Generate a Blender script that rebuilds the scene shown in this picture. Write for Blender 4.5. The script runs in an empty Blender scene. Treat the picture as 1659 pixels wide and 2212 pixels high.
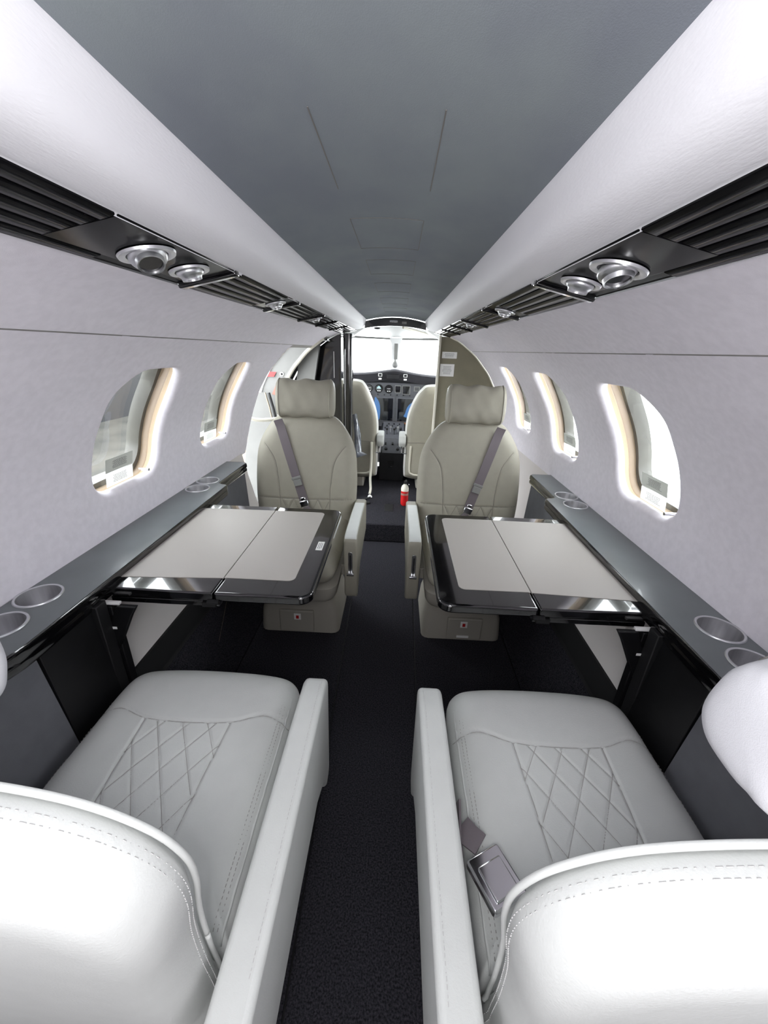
import bpy, bmesh, math, random
from mathutils import Vector, Matrix
from mathutils.geometry import tessellate_polygon
import numpy as np
random.seed(7)
C = bpy.context.scene.collection
SC = bpy.context.scene
pi = math.pi

# ------------------------------------------------------------------ camera
F = 838.85
cam_d = bpy.data.cameras.new('camera'); cam = bpy.data.objects.new('camera', cam_d); C.objects.link(cam)
right = Vector((0.99882178, 0.03556756, 0.03301512)); up = Vector((-0.04415515, 0.38382149, 0.92235101)); fwd = Vector((-0.02013387, 0.92272207, -0.38493975))
cam.matrix_world = Matrix(((right.x, up.x, -fwd.x, .029), (right.y, up.y, -fwd.y, 0), (right.z, up.z, -fwd.z, 1.17), (0, 0, 0, 1)))
cam_d.sensor_fit = 'HORIZONTAL'; cam_d.sensor_width = 36; cam_d.lens = 36 * F / 1659
cam_d.clip_start = .01; cam_d.clip_end = 400
SC.camera = cam

# ------------------------------------------------------------------ world, exposure, lamps
w = bpy.data.worlds.new('world'); SC.world = w; w.use_nodes = True
w.node_tree.nodes['Background'].inputs[0].default_value = (.93, .97, 1, 1)
w.node_tree.nodes['Background'].inputs[1].default_value = 3.6
SC.view_settings.view_transform = 'Standard'; SC.view_settings.look = 'None'
SC.view_settings.gamma = 1; SC.view_settings.exposure = 1.48
SC.view_settings.use_curve_mapping = False

def lamp(name, kind, loc, power, color=(1, 1, 1), size=.1, size_y=None, to=None):
    d = bpy.data.lights.new(name, kind); d.energy = power; d.color = color
    if kind == 'AREA':
        d.size = size
        if size_y: d.shape = 'RECTANGLE'; d.size_y = size_y
    else: d.shadow_soft_size = size
    o = bpy.data.objects.new(name, d); C.objects.link(o); o.location = loc
    if to: o.rotation_euler = (Vector(to) - Vector(loc)).to_track_quat('-Z', 'Y').to_euler()
    return o
lamp('phone_flash', 'POINT', (.003, -.012, 1.178), .4, (.97, .98, 1), .006)
lamp('aft_fill', 'AREA', (0, -1.15, 1.0), 3.4, (.99, .98, 1), 1.0, .8, to=(0, 1.5, 1.0))  # added area fill behind the camera, in place of unmodelled aft windows
lamp('overhead_fill', 'POINT', (0, -.10, 1.22), 3.2, (1, .985, 1), .08)  # invented point fill above and behind the camera, not a fitted lamp
lamp('cockpit_daylight', 'AREA', (0, 3.95, 1.15), 2.5, (.95, .98, 1), .8, .3, to=(0, 2, .9))
lamp('doorway_daylight', 'AREA', (-1.0, 2.4, .75), 2, (.97, .99, 1), .6, 1.0, to=(0, 2.1, .7))

# ------------------------------------------------------------------ materials
def lin(c): return tuple(((v / 255) / 12.92 if v / 255 <= .04045 else ((v / 255 + .055) / 1.055) ** 2.4) for v in c)
def mat(name, rgb, rough=.5, metal=0, noise=0, nscale=40, bump=0, bscale=300, coat=0, spec=.5, sheen=0, rgb2=None, stretch=None):
    m = bpy.data.materials.new(name); m.use_nodes = True; nt = m.node_tree; b = nt.nodes['Principled BSDF']
    c = lin(rgb); b.inputs['Base Color'].default_value = (*c, 1)
    b.inputs['Roughness'].default_value = rough; b.inputs['Metallic'].default_value = metal
    b.inputs['Specular IOR Level'].default_value = spec
    b.inputs['Coat Weight'].default_value = coat; b.inputs['Coat Roughness'].default_value = .04
    if sheen: b.inputs['Sheen Weight'].default_value = sheen
    tc = nt.nodes.new('ShaderNodeTexCoord'); src = tc.outputs['Object']
    if stretch:
        mp = nt.nodes.new('ShaderNodeMapping'); mp.inputs['Scale'].default_value = stretch
        nt.links.new(src, mp.inputs[0]); src = mp.outputs[0]
    if noise or rgb2:
        n = nt.nodes.new('ShaderNodeTexNoise'); n.inputs['Scale'].default_value = nscale; n.inputs['Detail'].default_value = 5
        nt.links.new(src, n.inputs['Vector'])
        r = nt.nodes.new('ShaderNodeValToRGB')
        c2 = lin(rgb2) if rgb2 else tuple(v * (1 - noise) for v in c)
        c1 = c if rgb2 else tuple(min(1, v * (1 + noise)) for v in c)
        r.color_ramp.elements[0].position = .35; r.color_ramp.elements[1].position = .65
        r.color_ramp.elements[0].color = (*c2, 1); r.color_ramp.elements[1].color = (*c1, 1)
        nt.links.new(n.outputs['Fac'], r.inputs[0]); nt.links.new(r.outputs[0], b.inputs['Base Color'])
    if bump:
        n2 = nt.nodes.new('ShaderNodeTexNoise'); n2.inputs['Scale'].default_value = bscale; n2.inputs['Detail'].default_value = 3
        nt.links.new(src, n2.inputs['Vector'])
        bp = nt.nodes.new('ShaderNodeBump'); bp.inputs['Strength'].default_value = bump; bp.inputs['Distance'].default_value = .002
        nt.links.new(n2.outputs['Fac'], bp.inputs['Height']); nt.links.new(bp.outputs[0], b.inputs['Normal'])
    return m
def glass(name, tint=(.97, .98, .98), spec=.08):
    m = bpy.data.materials.new(name); m.use_nodes = True; nt = m.node_tree; nt.nodes.clear()
    o = nt.nodes.new('ShaderNodeOutputMaterial'); t = nt.nodes.new('ShaderNodeBsdfTransparent'); t.inputs[0].default_value = (*tint, 1)
    g = nt.nodes.new('ShaderNodeBsdfGlossy'); g.inputs['Roughness'].default_value = .03
    lw = nt.nodes.new('ShaderNodeLayerWeight'); pw = nt.nodes.new('ShaderNodeMath'); pw.operation = 'POWER'; pw.inputs[1].default_value = 4
    nt.links.new(lw.outputs['Facing'], pw.inputs[0]); f = nt.nodes.new('ShaderNodeMath'); f.operation = 'MULTIPLY_ADD'; f.inputs[1].default_value = .55; f.inputs[2].default_value = .035
    nt.links.new(pw.outputs[0], f.inputs[0])
    x = nt.nodes.new('ShaderNodeMixShader')
    nt.links.new(f.outputs[0], x.inputs[0]); nt.links.new(t.outputs[0], x.inputs[1]); nt.links.new(g.outputs[0], x.inputs[2]); nt.links.new(x.outputs[0], o.inputs[0])
    return m
def thin_label(name, rgb, k=.6):
    m = mat(name, rgb, .5); nt = m.node_tree; b = nt.nodes['Principled BSDF']; o = nt.nodes['Material Output']
    t = nt.nodes.new('ShaderNodeBsdfTranslucent'); t.inputs[0].default_value = (*lin(rgb), 1); x = nt.nodes.new('ShaderNodeMixShader'); x.inputs[0].default_value = k
    nt.links.new(b.outputs[0], x.inputs[1]); nt.links.new(t.outputs[0], x.inputs[2]); nt.links.new(x.outputs[0], o.inputs['Surface'])
    return m
def emis(name, rgb, s):
    m = bpy.data.materials.new(name); m.use_nodes = True; b = m.node_tree.nodes['Principled BSDF']
    b.inputs['Base Color'].default_value = (0, 0, 0, 1); b.inputs['Emission Color'].default_value = (*lin(rgb), 1); b.inputs['Emission Strength'].default_value = s
    b.inputs['Roughness'].default_value = .1
    return m
M = dict(
    wall=mat('wall_suede', (235, 231, 238), .85, bump=.12, bscale=900, noise=.03, nscale=60, spec=.15),
    valance=mat('valance_leather', (243, 242, 246), .55, bump=.15, bscale=500, spec=.25, stretch=(1, .25, 1)),
    ceil=mat('ceiling_suede', (142, 149, 152), .9, bump=.12, bscale=1200, rgb2=(131, 136, 144), nscale=7, spec=.1, stretch=(1, .6, 1)),
    carpet=mat('carpet', (60, 59, 65), .95, bump=1.0, bscale=240, rgb2=(27, 27, 31), nscale=260, spec=.1),
    gloss=mat('black_gloss', (9, 9, 11), .12, coat=1, spec=.6, noise=.3, nscale=6),
    slat=mat('black_slat', (14, 14, 16), .14, coat=.0, spec=.16, noise=.25, nscale=9),
    satin=mat('black_satin', (14, 14, 16), .45, spec=.4, noise=.2, nscale=20),
    ledge=mat('charcoal_ledge', (104, 110, 112), .32, spec=.5, noise=.05, nscale=12, coat=.3),
    side=mat('charcoal_side_panel', (104, 105, 110), .6, spec=.3, bump=.1, bscale=600, noise=.05, nscale=30),
    lower=mat('lower_wall_fabric', (215, 210, 208), .85, bump=.1, bscale=500, spec=.15),
    leather=mat('ivory_leather', (210, 212, 209), .5, bump=.16, bscale=420, spec=.35, noise=.015, nscale=30),
    leather2=mat('shaded_beige_leather', (160, 156, 143), .5, bump=.16, bscale=420, spec=.3, noise=.02, nscale=30),  # the ivory leather with forward-cabin shade put into its colour
    shell=mat('seat_shell', (166, 162, 152), .5, bump=.08, bscale=400, spec=.3),
    seam=mat('seam_dark', (120, 116, 112), .8),
    seam2=mat('seam_light', (172, 169, 166), .8),
    thread=mat('thread', (205, 204, 203), .7),
    towel=mat('headrest_cloth', (214, 214, 218), .9, bump=.18, bscale=1100, spec=.1),
    inset=mat('table_inset_leather', (176, 171, 165), .45, bump=.12, bscale=500, spec=.3),
    steel=mat('brushed_steel', (220, 220, 222), .38, metal=1, noise=.1, nscale=90, stretch=(1, 1, .05)),
    chrome=mat('chrome', (225, 225, 228), .08, metal=1),
    cast=mat('satin_aluminium', (215, 216, 218), .34, metal=1),
    lens=mat('dark_lens', (12, 12, 13), .1, coat=1),
    liner=mat('tan_liner', (176, 156, 132), .8, bump=.15, bscale=300, noise=.06, nscale=14, stretch=(1, 1, .3)),
    rubber=mat('black_rubber', (16, 16, 18), .6),
    white=mat('white_paint', (240, 241, 242), .35, spec=.5),
    ivory=mat('ivory_plastic', (214, 210, 196), .45),
    grey=mat('grey_plastic', (128, 128, 126), .5),
    red=mat('red_paint', (188, 26, 28), .35),
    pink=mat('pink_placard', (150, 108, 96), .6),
    label=mat('white_label', (238, 238, 236), .5),
    ink=mat('black_ink', (70, 70, 72), .7),
    tan=mat('bulkhead_fabric', (132, 127, 108), .8, bump=.2, bscale=500, noise=.06, nscale=10),
    belt=mat('belt_webbing', (112, 104, 108), .6, bump=.3, bscale=900, spec=.4),
    panel=mat('instrument_panel', (86, 87, 92), .6, noise=.08, nscale=30),
    glare=mat('glareshield', (56, 55, 60), .75, noise=.1, nscale=20),
    dark=mat('cockpit_dark', (20, 20, 24), .7, noise=.3, nscale=20),
    fleece=mat('sheepskin', (240, 240, 236), .95, bump=1.0, bscale=160, spec=.05),
    screen=mat('display_glass', (12, 16, 24), .06, coat=1),
    skyblue=emis('display_blue', (70, 110, 160), .5),
    cyan=emis('gauge_face_light', (150, 190, 200), .8),
    pane=glass('window_glass'),
    film=thin_label('clear_label_film', (170, 170, 166), .6),
    wlabel=thin_label('white_window_label', (236, 236, 234), .6),
    sleeve=mat('plastic_sleeve', (120, 124, 132), .12, coat=1, noise=.4, nscale=18),
    frame=mat('window_outer_frame', (84, 82, 76), .35, spec=.5, noise=.12, nscale=12),
    overhead=mat('cockpit_overhead', (196, 197, 196), .6),
    doorin=mat('door_inner_panel', (116, 116, 114), .5, noise=.05, nscale=8),  # greyed as if shaded, so strong outdoor light does not bleach it
    tarmac=mat('tarmac', (205, 205, 203), .9, noise=.1, nscale=1.5),
    hangar=mat('hangar_cladding', (120, 118, 112), .8, rgb2=(92, 90, 84), nscale=.8),
    copper=mat('copper', (190, 130, 95), .3, metal=.8),
)

M['slat'].node_tree.nodes['Principled BSDF'].inputs['IOR'].default_value = 1.22
# ------------------------------------------------------------------ helpers
def tag(o, label=None, cat=None, group=None, kind=None):
    if label: o['label'] = label
    if cat: o['category'] = cat
    if group: o['group'] = group
    if kind: o['kind'] = kind
    return o
def empty(name, loc=(0, 0, 0), rz=0):
    o = bpy.data.objects.new(name, None); C.objects.link(o); o.location = loc; o.rotation_euler = (0, 0, rz); o.empty_display_size = .05
    return o
class MB:
    def __init__(s): s.v = []; s.f = []; s.mi = []; s.cur = 0
    def add(s, vs, fs, T=None):
        n = len(s.v); s.v += [tuple(T @ Vector(p)) if T else tuple(p) for p in vs]
        s.f += [tuple(i + n for i in f) for f in fs]; s.mi += [s.cur] * len(fs); return s
    def box(s, c, d, T=None):
        x, y, z = c; a, b, e = d[0] / 2, d[1] / 2, d[2] / 2
        vs = [(x + i * a, y + j * b, z + k * e) for i in (-1, 1) for j in (-1, 1) for k in (-1, 1)]
        return s.add(vs, [(0, 1, 3, 2), (4, 6, 7, 5), (0, 4, 5, 1), (2, 3, 7, 6), (0, 2, 6, 4), (1, 5, 7, 3)], T)
    def prism(s, poly, h0, h1, T=None, holes=()):
        """poly in xy extruded z h0..h1"""
        loops = [list(poly)] + [list(h) for h in holes]
        flat = [p for l in loops for p in l]; n = len(flat)
        tris = tessellate_polygon([[Vector((p[0], p[1], 0)) for p in l] for l in loops])
        vs = [(p[0], p[1], h0) for p in flat] + [(p[0], p[1], h1) for p in flat]
        fs = []
        if len(loops) == 1: fs = [tuple(reversed(range(n))), tuple(range(n, 2 * n))]
        else:
            for t in tris: fs.append(tuple(t)); fs.append(tuple(i + n for i in reversed(t)))
        b = 0
        for l in loops:
            m = len(l)
            for i in range(m): j = (i + 1) % m; fs.append((b + i, b + j, b + j + n, b + i + n))
            b += m
        return s.add(vs, fs, T)
    def loft(s, rings, closed=True, cap=True, T=None):
        n = len(rings[0]); vs = [p for r in rings for p in r]; fs = []
        for i in range(len(rings) - 1):
            for j in range(n if closed else n - 1):
                k = (j + 1) % n; fs.append((i * n + j, i * n + k, (i + 1) * n + k, (i + 1) * n + j))
        if cap and closed: fs.append(tuple(reversed(range(n)))); fs.append(tuple((len(rings) - 1) * n + j for j in range(n)))
        return s.add(vs, fs, T)
    def tube(s, pts, r, n=10, T=None, rr=None):
        pts = [Vector(p) for p in pts]; rings = []; u = None
        for i, p in enumerate(pts):
            t = (pts[min(i + 1, len(pts) - 1)] - pts[max(i - 1, 0)]).normalized()
            if u is None:
                u = t.cross(Vector((0, 0, 1))); u = u if u.length > .1 else t.cross(Vector((1, 0, 0)))
            u = (u - t * u.dot(t)).normalized(); v = t.cross(u); R = rr[i] if rr else r
            rings.append([tuple(p + (u * math.cos(a) + v * math.sin(a)) * R) for a in [2 * pi * k / n for k in range(n)]])
        return s.loft(rings, T=T)
    def lathe(s, prof, n=32, T=None, closed=False):
        rings = [[(r * math.cos(2 * pi * k / n), r * math.sin(2 * pi * k / n), z) for k in range(n)] for r, z in prof]
        return s.loft(rings, cap=False, T=T)
    def build(s, name, m, parent=None, smooth=False, bevel=0, seg=2, angle=35, loc=None):
        me = bpy.data.meshes.new(name); me.from_pydata(s.v, [], s.f); me.validate()
        bm = bmesh.new(); bm.from_mesh(me); bmesh.ops.remove_doubles(bm, verts=bm.verts, dist=1e-6)
        bmesh.ops.recalc_face_normals(bm, faces=bm.faces); bm.to_mesh(me); bm.free()
        for mm in (m if isinstance(m, (list, tuple)) else [m]): me.materials.append(mm)
        if isinstance(m, (list, tuple)) and len(me.polygons) == len(s.mi):
            for p, i in zip(me.polygons, s.mi): p.material_index = i
        o = bpy.data.objects.new(name, me); C.objects.link(o)
        if parent: o.parent = parent
        if loc: o.location = loc
        if bevel:
            b = o.modifiers.new('bevel', 'BEVEL'); b.width = bevel; b.segments = seg; b.limit_method = 'ANGLE'; b.angle_limit = math.radians(angle); b.harden_normals = False
        if smooth or bevel:
            for p in me.polygons: p.use_smooth = True
            if not smooth == 'all':
                try: me.set_sharp_from_angle(angle=math.radians(40))
                except Exception: pass
        return o
def box(name, c, d, m, parent=None, bevel=.002, T=None, seg=2):
    return MB().box(c, d, T).build(name, m, parent, bevel=bevel, seg=seg)
def rrect(cx, cy, hx, hy, r, n=6):
    if not isinstance(r, (list, tuple)): r = [r] * 4
    out = []
    for k, (sx, sy) in enumerate(((1, 1), (-1, 1), (-1, -1), (1, -1))):
        R = r[k]
        for i in range(n + 1):
            a = pi / 2 * (k + i / n); out.append((cx + sx * (hx - R) + R * math.cos(a), cy + sy * (hy - R) + R * math.sin(a)))
    return out
def catmull(P, n=8, closed=True):
    P = [np.array(p, float) for p in P]; out = []; N = len(P)
    for i in range(N if closed else N - 1):
        g = lambda k: P[k % N] if closed else P[min(max(k, 0), N - 1)]
        a, b, c, d = g(i - 1), g(i), g(i + 1), g(i + 2)
        for t in np.arange(n) / n: out.append(.5 * ((2 * b) + (-a + c) * t + (2 * a - 5 * b + 4 * c - d) * t * t + (-a + 3 * b - 3 * c + d) * t ** 3))
    if not closed: out.append(P[-1])
    return [tuple(p) for p in out]
def copy_tree(o, parent=None):
    c = o.copy(); C.objects.link(c); c.parent = parent
    for ch in list(o.children): copy_tree(ch, c)
    return c
def label_plate(name, parent, T, wd, ht, m, rows, tk=.0008, ink='ink', name2='printed_lines', margin=.12):
    """thin label in local xy facing +z, with rows of small dark print"""
    o = MB().box((0, 0, 0), (wd, ht, tk), T).build(name, m, parent)
    if rows:
        b = MB(); rh = ht * (1 - 2 * margin) / rows
        for i in range(rows):
            y = ht / 2 - ht * margin - rh * (i + .5); L = wd * (1 - 2 * margin) * random.uniform(.75, 1); x = -L / 2
            while x < L / 2 - .0005:
                ww = min(random.uniform(.03, .11) * wd, L / 2 - x); b.box((x + ww / 2, y, tk * .6), (ww * .82, rh * .30, tk * .5), T); x += ww
        q = b.build(name2, M[ink], o if parent else o)
        tag(q, kind='stuff')
    return o

# ------------------------------------------------------------------ cabin section
SEC = [(.66, .742), (.70, .744), (.73, .745), (.80, .740), (.87, .725), (.935, .70), (.99, .67), (1.045, .635), (1.09, .595), (1.14, .55), (1.181, .50), (1.232, .427), (1.262, .36)]
_sz = [a for a, b in SEC]; _sx = [b for a, b in SEC]
_c = catmull([(b, a) for a, b in SEC], 10, False); _cx = [p[0] for p in _c]; _cz = [p[1] for p in _c]
def sec(z): return float(np.interp(z, _cz, _cx))
def secn(z):
    dx = (sec(z + .004) - sec(z - .004)); n = Vector((.008, 0, -dx)); n.normalize(); return n     # outward (for +x side)

YF, YB = 2.78, -1.25     # forward and aft ends
def P3(s, y, z, depth=0):
    n = secn(z); return (s * (sec(z) + n.x * depth), y, z + n.z * depth)

ZS = list(np.linspace(.655, 1.178, 26))
def wall_grid(b, s, y0, y1, zs, ny=4, depth=0, yend=None):
    rows = []
    for z in zs:
        e = yend(z) if yend else y1
        rows.append([P3(s, y0 + (e - y0) * k / ny, z, depth) for k in range(ny + 1)])
    b.loft(rows, closed=False, cap=False)
def win_outline(yc, n=48, sc=1.0, add=0):
    o = np.array(rrect(yc, .94, .143, .157, [.085, .085, .065, .065], 11)); o = np.vstack([o, o[:1]])
    L_ = np.r_[0, np.cumsum(np.hypot(*np.diff(o, axis=0).T))]; t_ = np.linspace(0, L_[-1], 800)[:-1]
    oy, oz = np.interp(t_, L_, o[:, 0]) - yc, np.interp(t_, L_, o[:, 1]) - .94
    th = np.arctan2(oz, oy); rr_ = np.hypot(oy, oz)
    zt, zb = ZS[-1] - .94, ZS[0] - .94
    A = np.concatenate([np.linspace(-pi, pi, 93)[:-1], [math.atan2(zt, .25), math.atan2(zt, -.25), math.atan2(zb, -.25), math.atan2(zb, .25)]]); A.sort()
    r_ = np.interp(A, th[np.argsort(th)], rr_[np.argsort(th)], period=2 * pi)
    pts = [(yc + r * math.cos(a), .94 + r * math.sin(a)) for r, a in zip(r_, A)]
    out = []
    for i, (y, z) in enumerate(pts):
        dy, dz = y - yc, z - .94; L = math.hypot(dy, dz); k = (L + add) / L
        out.append((yc + dy * k, .94 + dz * k))
    return out
def wall_window_cell(b, s, yc, y0, y1, z0, z1):
    """cell of wall with window hole; soft white reveal"""
    def border(y, z):
        dy, dz = y - yc, z - .94
        k = min((y1 - yc) / dy if dy > 1e-9 else 1e9, (y0 - yc) / dy if dy < -1e-9 else 1e9, (z1 - .94) / dz if dz > 1e-9 else 1e9, (z0 - .94) / dz if dz < -1e-9 else 1e9)
        return (yc + dy * k, .94 + dz * k)
    inner = win_outline(yc, add=.016); rings = []
    bord = [border(*p) for p in inner]; b0 = list(bord)
    for t in np.linspace(0, 1, 12):
        rings.append([P3(s, a[0] + (c[0] - a[0]) * t, a[1] + (c[1] - a[1]) * t) for a, c in zip(b0, inner)])
    for ad, dp in ((.012, .001), (.007, .004), (.003, .009), (0, .016), (-.001, .024)):
        rings.append([P3(s, y, z, dp) for y, z in win_outline(yc, add=ad)])
    b.loft(rings, closed=True, cap=False)

def make_wall(s, nm, wins, ylast, yend=None):
    b = MB(); y = YB
    for yc in wins:
        wall_grid(b, s, y, yc - .25, ZS); wall_window_cell(b, s, yc, yc - .25, yc + .25, ZS[0], ZS[-1]); y = yc + .25
    wall_grid(b, s, y, ylast, ZS, 6, yend=yend)
    for yc in wins:
        for ye_ in (yc - .25, yc + .25): wall_grid(b, s, ye_ - .012, ye_ + .012, list(np.linspace(.655, 1.178, 60)), 1, depth=.0012)
    o = b.build(nm, M['wall'], smooth='all'); tag(o, kind='structure')
    # upper panel above the seam
    b = MB(); zu = [1.1800] + list(np.linspace(1.183, 1.262, 12))
    wall_grid(b, s, YB, YF, zu, 6)
    u = b.build('upper_wall_panel', M['wall'], o, smooth='all')
    b = MB(); wall_grid(b, s, YB, YF, [1.164, 1.172, 1.18, 1.188], 2, depth=.0025); b.build('panel_seam', M['seam2'], o)
    return o
WR = [1.065, 1.645, 2.225]; WL = [1.065, 1.645]
wr = make_wall(1, 'wall_right', WR, YF)
wl = make_wall(-1, 'wall_left', WL, 2.09, yend=lambda z: 2.10 if z > .9 else 2.10 - (.9 - z) ** 1.6 * 1.45)
# lower walls: white liner, black kick strip, carpeted slope
LOW = [(.742, .664), (.72, .55), (.69, .42), (.662, .335)]
for s, par in ((1, wr), (-1, wl)):
    ye = YF if s > 0 else 1.9
    MB().loft([[(s * x, YB, z), (s * x, ye, z)] for x, z in LOW], closed=False, cap=False).build('lower_wall_liner', M['lower'], par, smooth='all')
    MB().loft([[(s * x, YB, z), (s * x, ye, z)] for x, z in [(.664, .337), (.655, .337), (.640, .262), (.636, .25), (.66, .25)]], closed=False, cap=False).build('kick_strip', M['rubber'], par)

# floor: centre aisle carpet, side carpets with seams, carpeted slopes
fl = MB().box((0, .5, -.03), (1.6, 3.64, .04)).build('floor', M['rubber']); tag(fl, kind='structure')
def xa(y): return .140 + .016 * (y - .6)
b = MB(); N = 24; ys = np.linspace(YB, 2.30, N)
b.loft([[(-xa(y) + .002, y, -.012), (-xa(y) + .002, y, -.006), (-xa(y) + .005, y, -.004), (xa(y) - .005, y, -.004), (xa(y) - .002, y, -.006), (xa(y) - .002, y, -.012)] for y in ys])
b.build('aisle_carpet', M['carpet'], fl)
for s in (-1, 1):
    MB().loft([[(s * (xa(y) + .002), y, -.012), (s * (xa(y) + .002), y, -.003), (s * (xa(y) + .006), y, 0), (s * .544, y, 0), (s * .547, y, -.003), (s * .547, y, -.012)] for y in ys]).build('side_carpet', M['carpet'], fl)
    MB().loft([[(s * .551, y, -.012), (s * .551, y, -.001), (s * .556, y, .003), (s * .58, y, .05), (s * .64, y, .252), (s * .66, y, .252), (s * .66, y, -.012)] for y in (YB, 2.30)]).build('carpeted_slope', M['carpet'], fl)
# raised vestibule floor
b = MB(); b.box((0, 3.0, .055), (1.5, 1.38, .13)); b.build('vestibule_carpet', M['carpet'], fl, bevel=.008)
box('floor_hatch', (0.005, 2.60, .1205), (.062, .14, .003), M['rubber'], fl, .001)

# ceiling: arched suede liner
def ceil_prof(n=22, z0=1.342, z1=1.368, xw=.200): return [(-xw + 2 * xw * k / n, z0 + (z1 - z0) * (1 - (2 * k / n - 1) ** 2)) for k in range(n + 1)]
b = MB(); b.loft([[(x, y, z) for x, z in ceil_prof()] for y in np.linspace(YB, 2.78, 12)], closed=False, cap=False)
ce = b.build('ceiling', M['ceil'], smooth='all'); tag(ce, kind='structure')
b = MB(); b.box((0, .77, 1.42), (1.6, 4.1, .05))
for s in (-1, 1): b.box((s * .372, .77, 1.34), (.02, 4.06, .15))
b.build('ceiling_backing', M['rubber'], ce)
def cz(x): return 1.342 + .026 * (1 - (x / .2) ** 2)
def seamline(b, a, c, wdt=.0012):
    n = 8
    for i in range(n):
        p = Vector(a).lerp(Vector(c), i / n); q = Vector(a).lerp(Vector(c), (i + 1) / n); d = (q - p).normalized(); m = Vector((-d.y, d.x)) * wdt / 2
        b.loft([[(p.x + m.x, p.y + m.y, cz(p.x) - .0006), (p.x - m.x, p.y - m.y, cz(p.x) - .0006), (p.x, p.y, cz(p.x) + .002)],
                [(q.x + m.x, q.y + m.y, cz(q.x) - .0006), (q.x - m.x, q.y - m.y, cz(q.x) - .0006), (q.x, q.y, cz(q.x) + .002)]])
for (y0, y1, x) in [(.45, .638, .061), (.765, .965, .060), (1.08, 1.265, .059), (1.42, 1.62, .058), (1.80, 2.02, .058), (2.2, 2.42, .058)]:
    b = MB()
    for a, c in (((-x, y0), (-x, y1)), ((x, y0), (x, y1))): seamline(b, a, c)
    if y0 > .7: seamline(b, (-x, y0), (x, y0)); seamline(b, (-x, y1), (x, y1))
    # the access panel: a slightly lowered rectangle of suede
    o = b.build('access_panel_seam', M['seam'], ce)

# valances
VP = [(.186, 1.350), (.186, 1.342), (.190, 1.330), (.196, 1.314), (.204, 1.301), (.217, 1.292), (.236, 1.287), (.252, 1.2855), (.256, 1.288), (.256, 1.36)]
VP = catmull(VP, 4, False)
for s, side in ((1, 'right'), (-1, 'left')):
    b = MB(); b.loft([[(s * x, y, z) for x, z in VP] for y in (YB, 1.0, 2.735)]); 
    o = b.build('trim_1' if s < 0 else 'trim_2', M['valance'], smooth=True); tag(o, kind='structure')
    o['label'] = 'long white leather valance along the %s edge of the grey ceiling' % side

# ------------------------------------------------------------------ overhead service panels
ang = math.atan2(-.024, .11)
def psuT(s, y=0):   # local: u across outward, v along y, w down (towards cabin)
    ux = Vector((s * math.cos(ang), 0, math.sin(ang))); vy = Vector((0, 1, 0)); wz = Vector((s * math.sin(ang), 0, -math.cos(ang)))
    T = Matrix(((ux.x, vy.x, wz.x, s * .25), (ux.y, vy.y, wz.y, y), (ux.z, vy.z, wz.z, 1.286), (0, 0, 0, 1)))
    return T
def slat(b, T, y0, y1, u):
    pr = [(u - .0090, -.003), (u - .0088, .0022), (u - .0078, .0030), (u + .0076, .0036), (u + .0088, .0028), (u + .0090, -.003)]
    b.loft([[(p, y, q) for p, q in pr] for y in (y0, y1)], T=T)
def ring(b, T, r0, r1, t, n=36): b.lathe([(r0, 0), (r0, t * .6), (r0 + .002, t), (r1 - .002, t), (r1, t * .5), (r1, 0), (r0, 0)], n, T, closed=True)
def make_vent(kind, T0, side, posword, lab, r=.034, tilt=(0, 0)):
    o = empty(kind); o.matrix_world = T0
    b = MB(); b.lathe([(r * .72, -.002), (r * .74, .002), (r * .86, .0035), (r, .003), (r + .001, 0), (r * .72, -.002)], 40, closed=True)
    b.build('flange', M['cast'], o, smooth=True)
    Tt = Matrix.Rotation(tilt[0], 4, 'X') @ Matrix.Rotation(tilt[1], 4, 'Y')
    b = MB(); R = r * .70
    prof = [(R * math.cos(a), R * .55 * math.sin(a) + .002) for a in np.linspace(-.6, .72, 9)]
    prof += [(R * .70, .016 * r / .034), (R * .62, .0155 * r / .034), (R * .58, .006)]
    b.lathe(prof, 36, Tt); b.build('eyeball', M['cast'], o, smooth=True)
    b = MB(); zt = .0128 * r / .034; b.lathe([(1e-5, zt), (R * .3, zt), (R * .60, zt), (R * .60, .004)], 28, Tt); b.build('lens', M['lens'], o, smooth=True)
    tag(o, lab, 'reading light' if 'light' in kind else 'air vent', 'overhead lights and air vents')
    return o
BARS = [.758, 1.205, 1.60, 1.93, 2.30]
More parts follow.
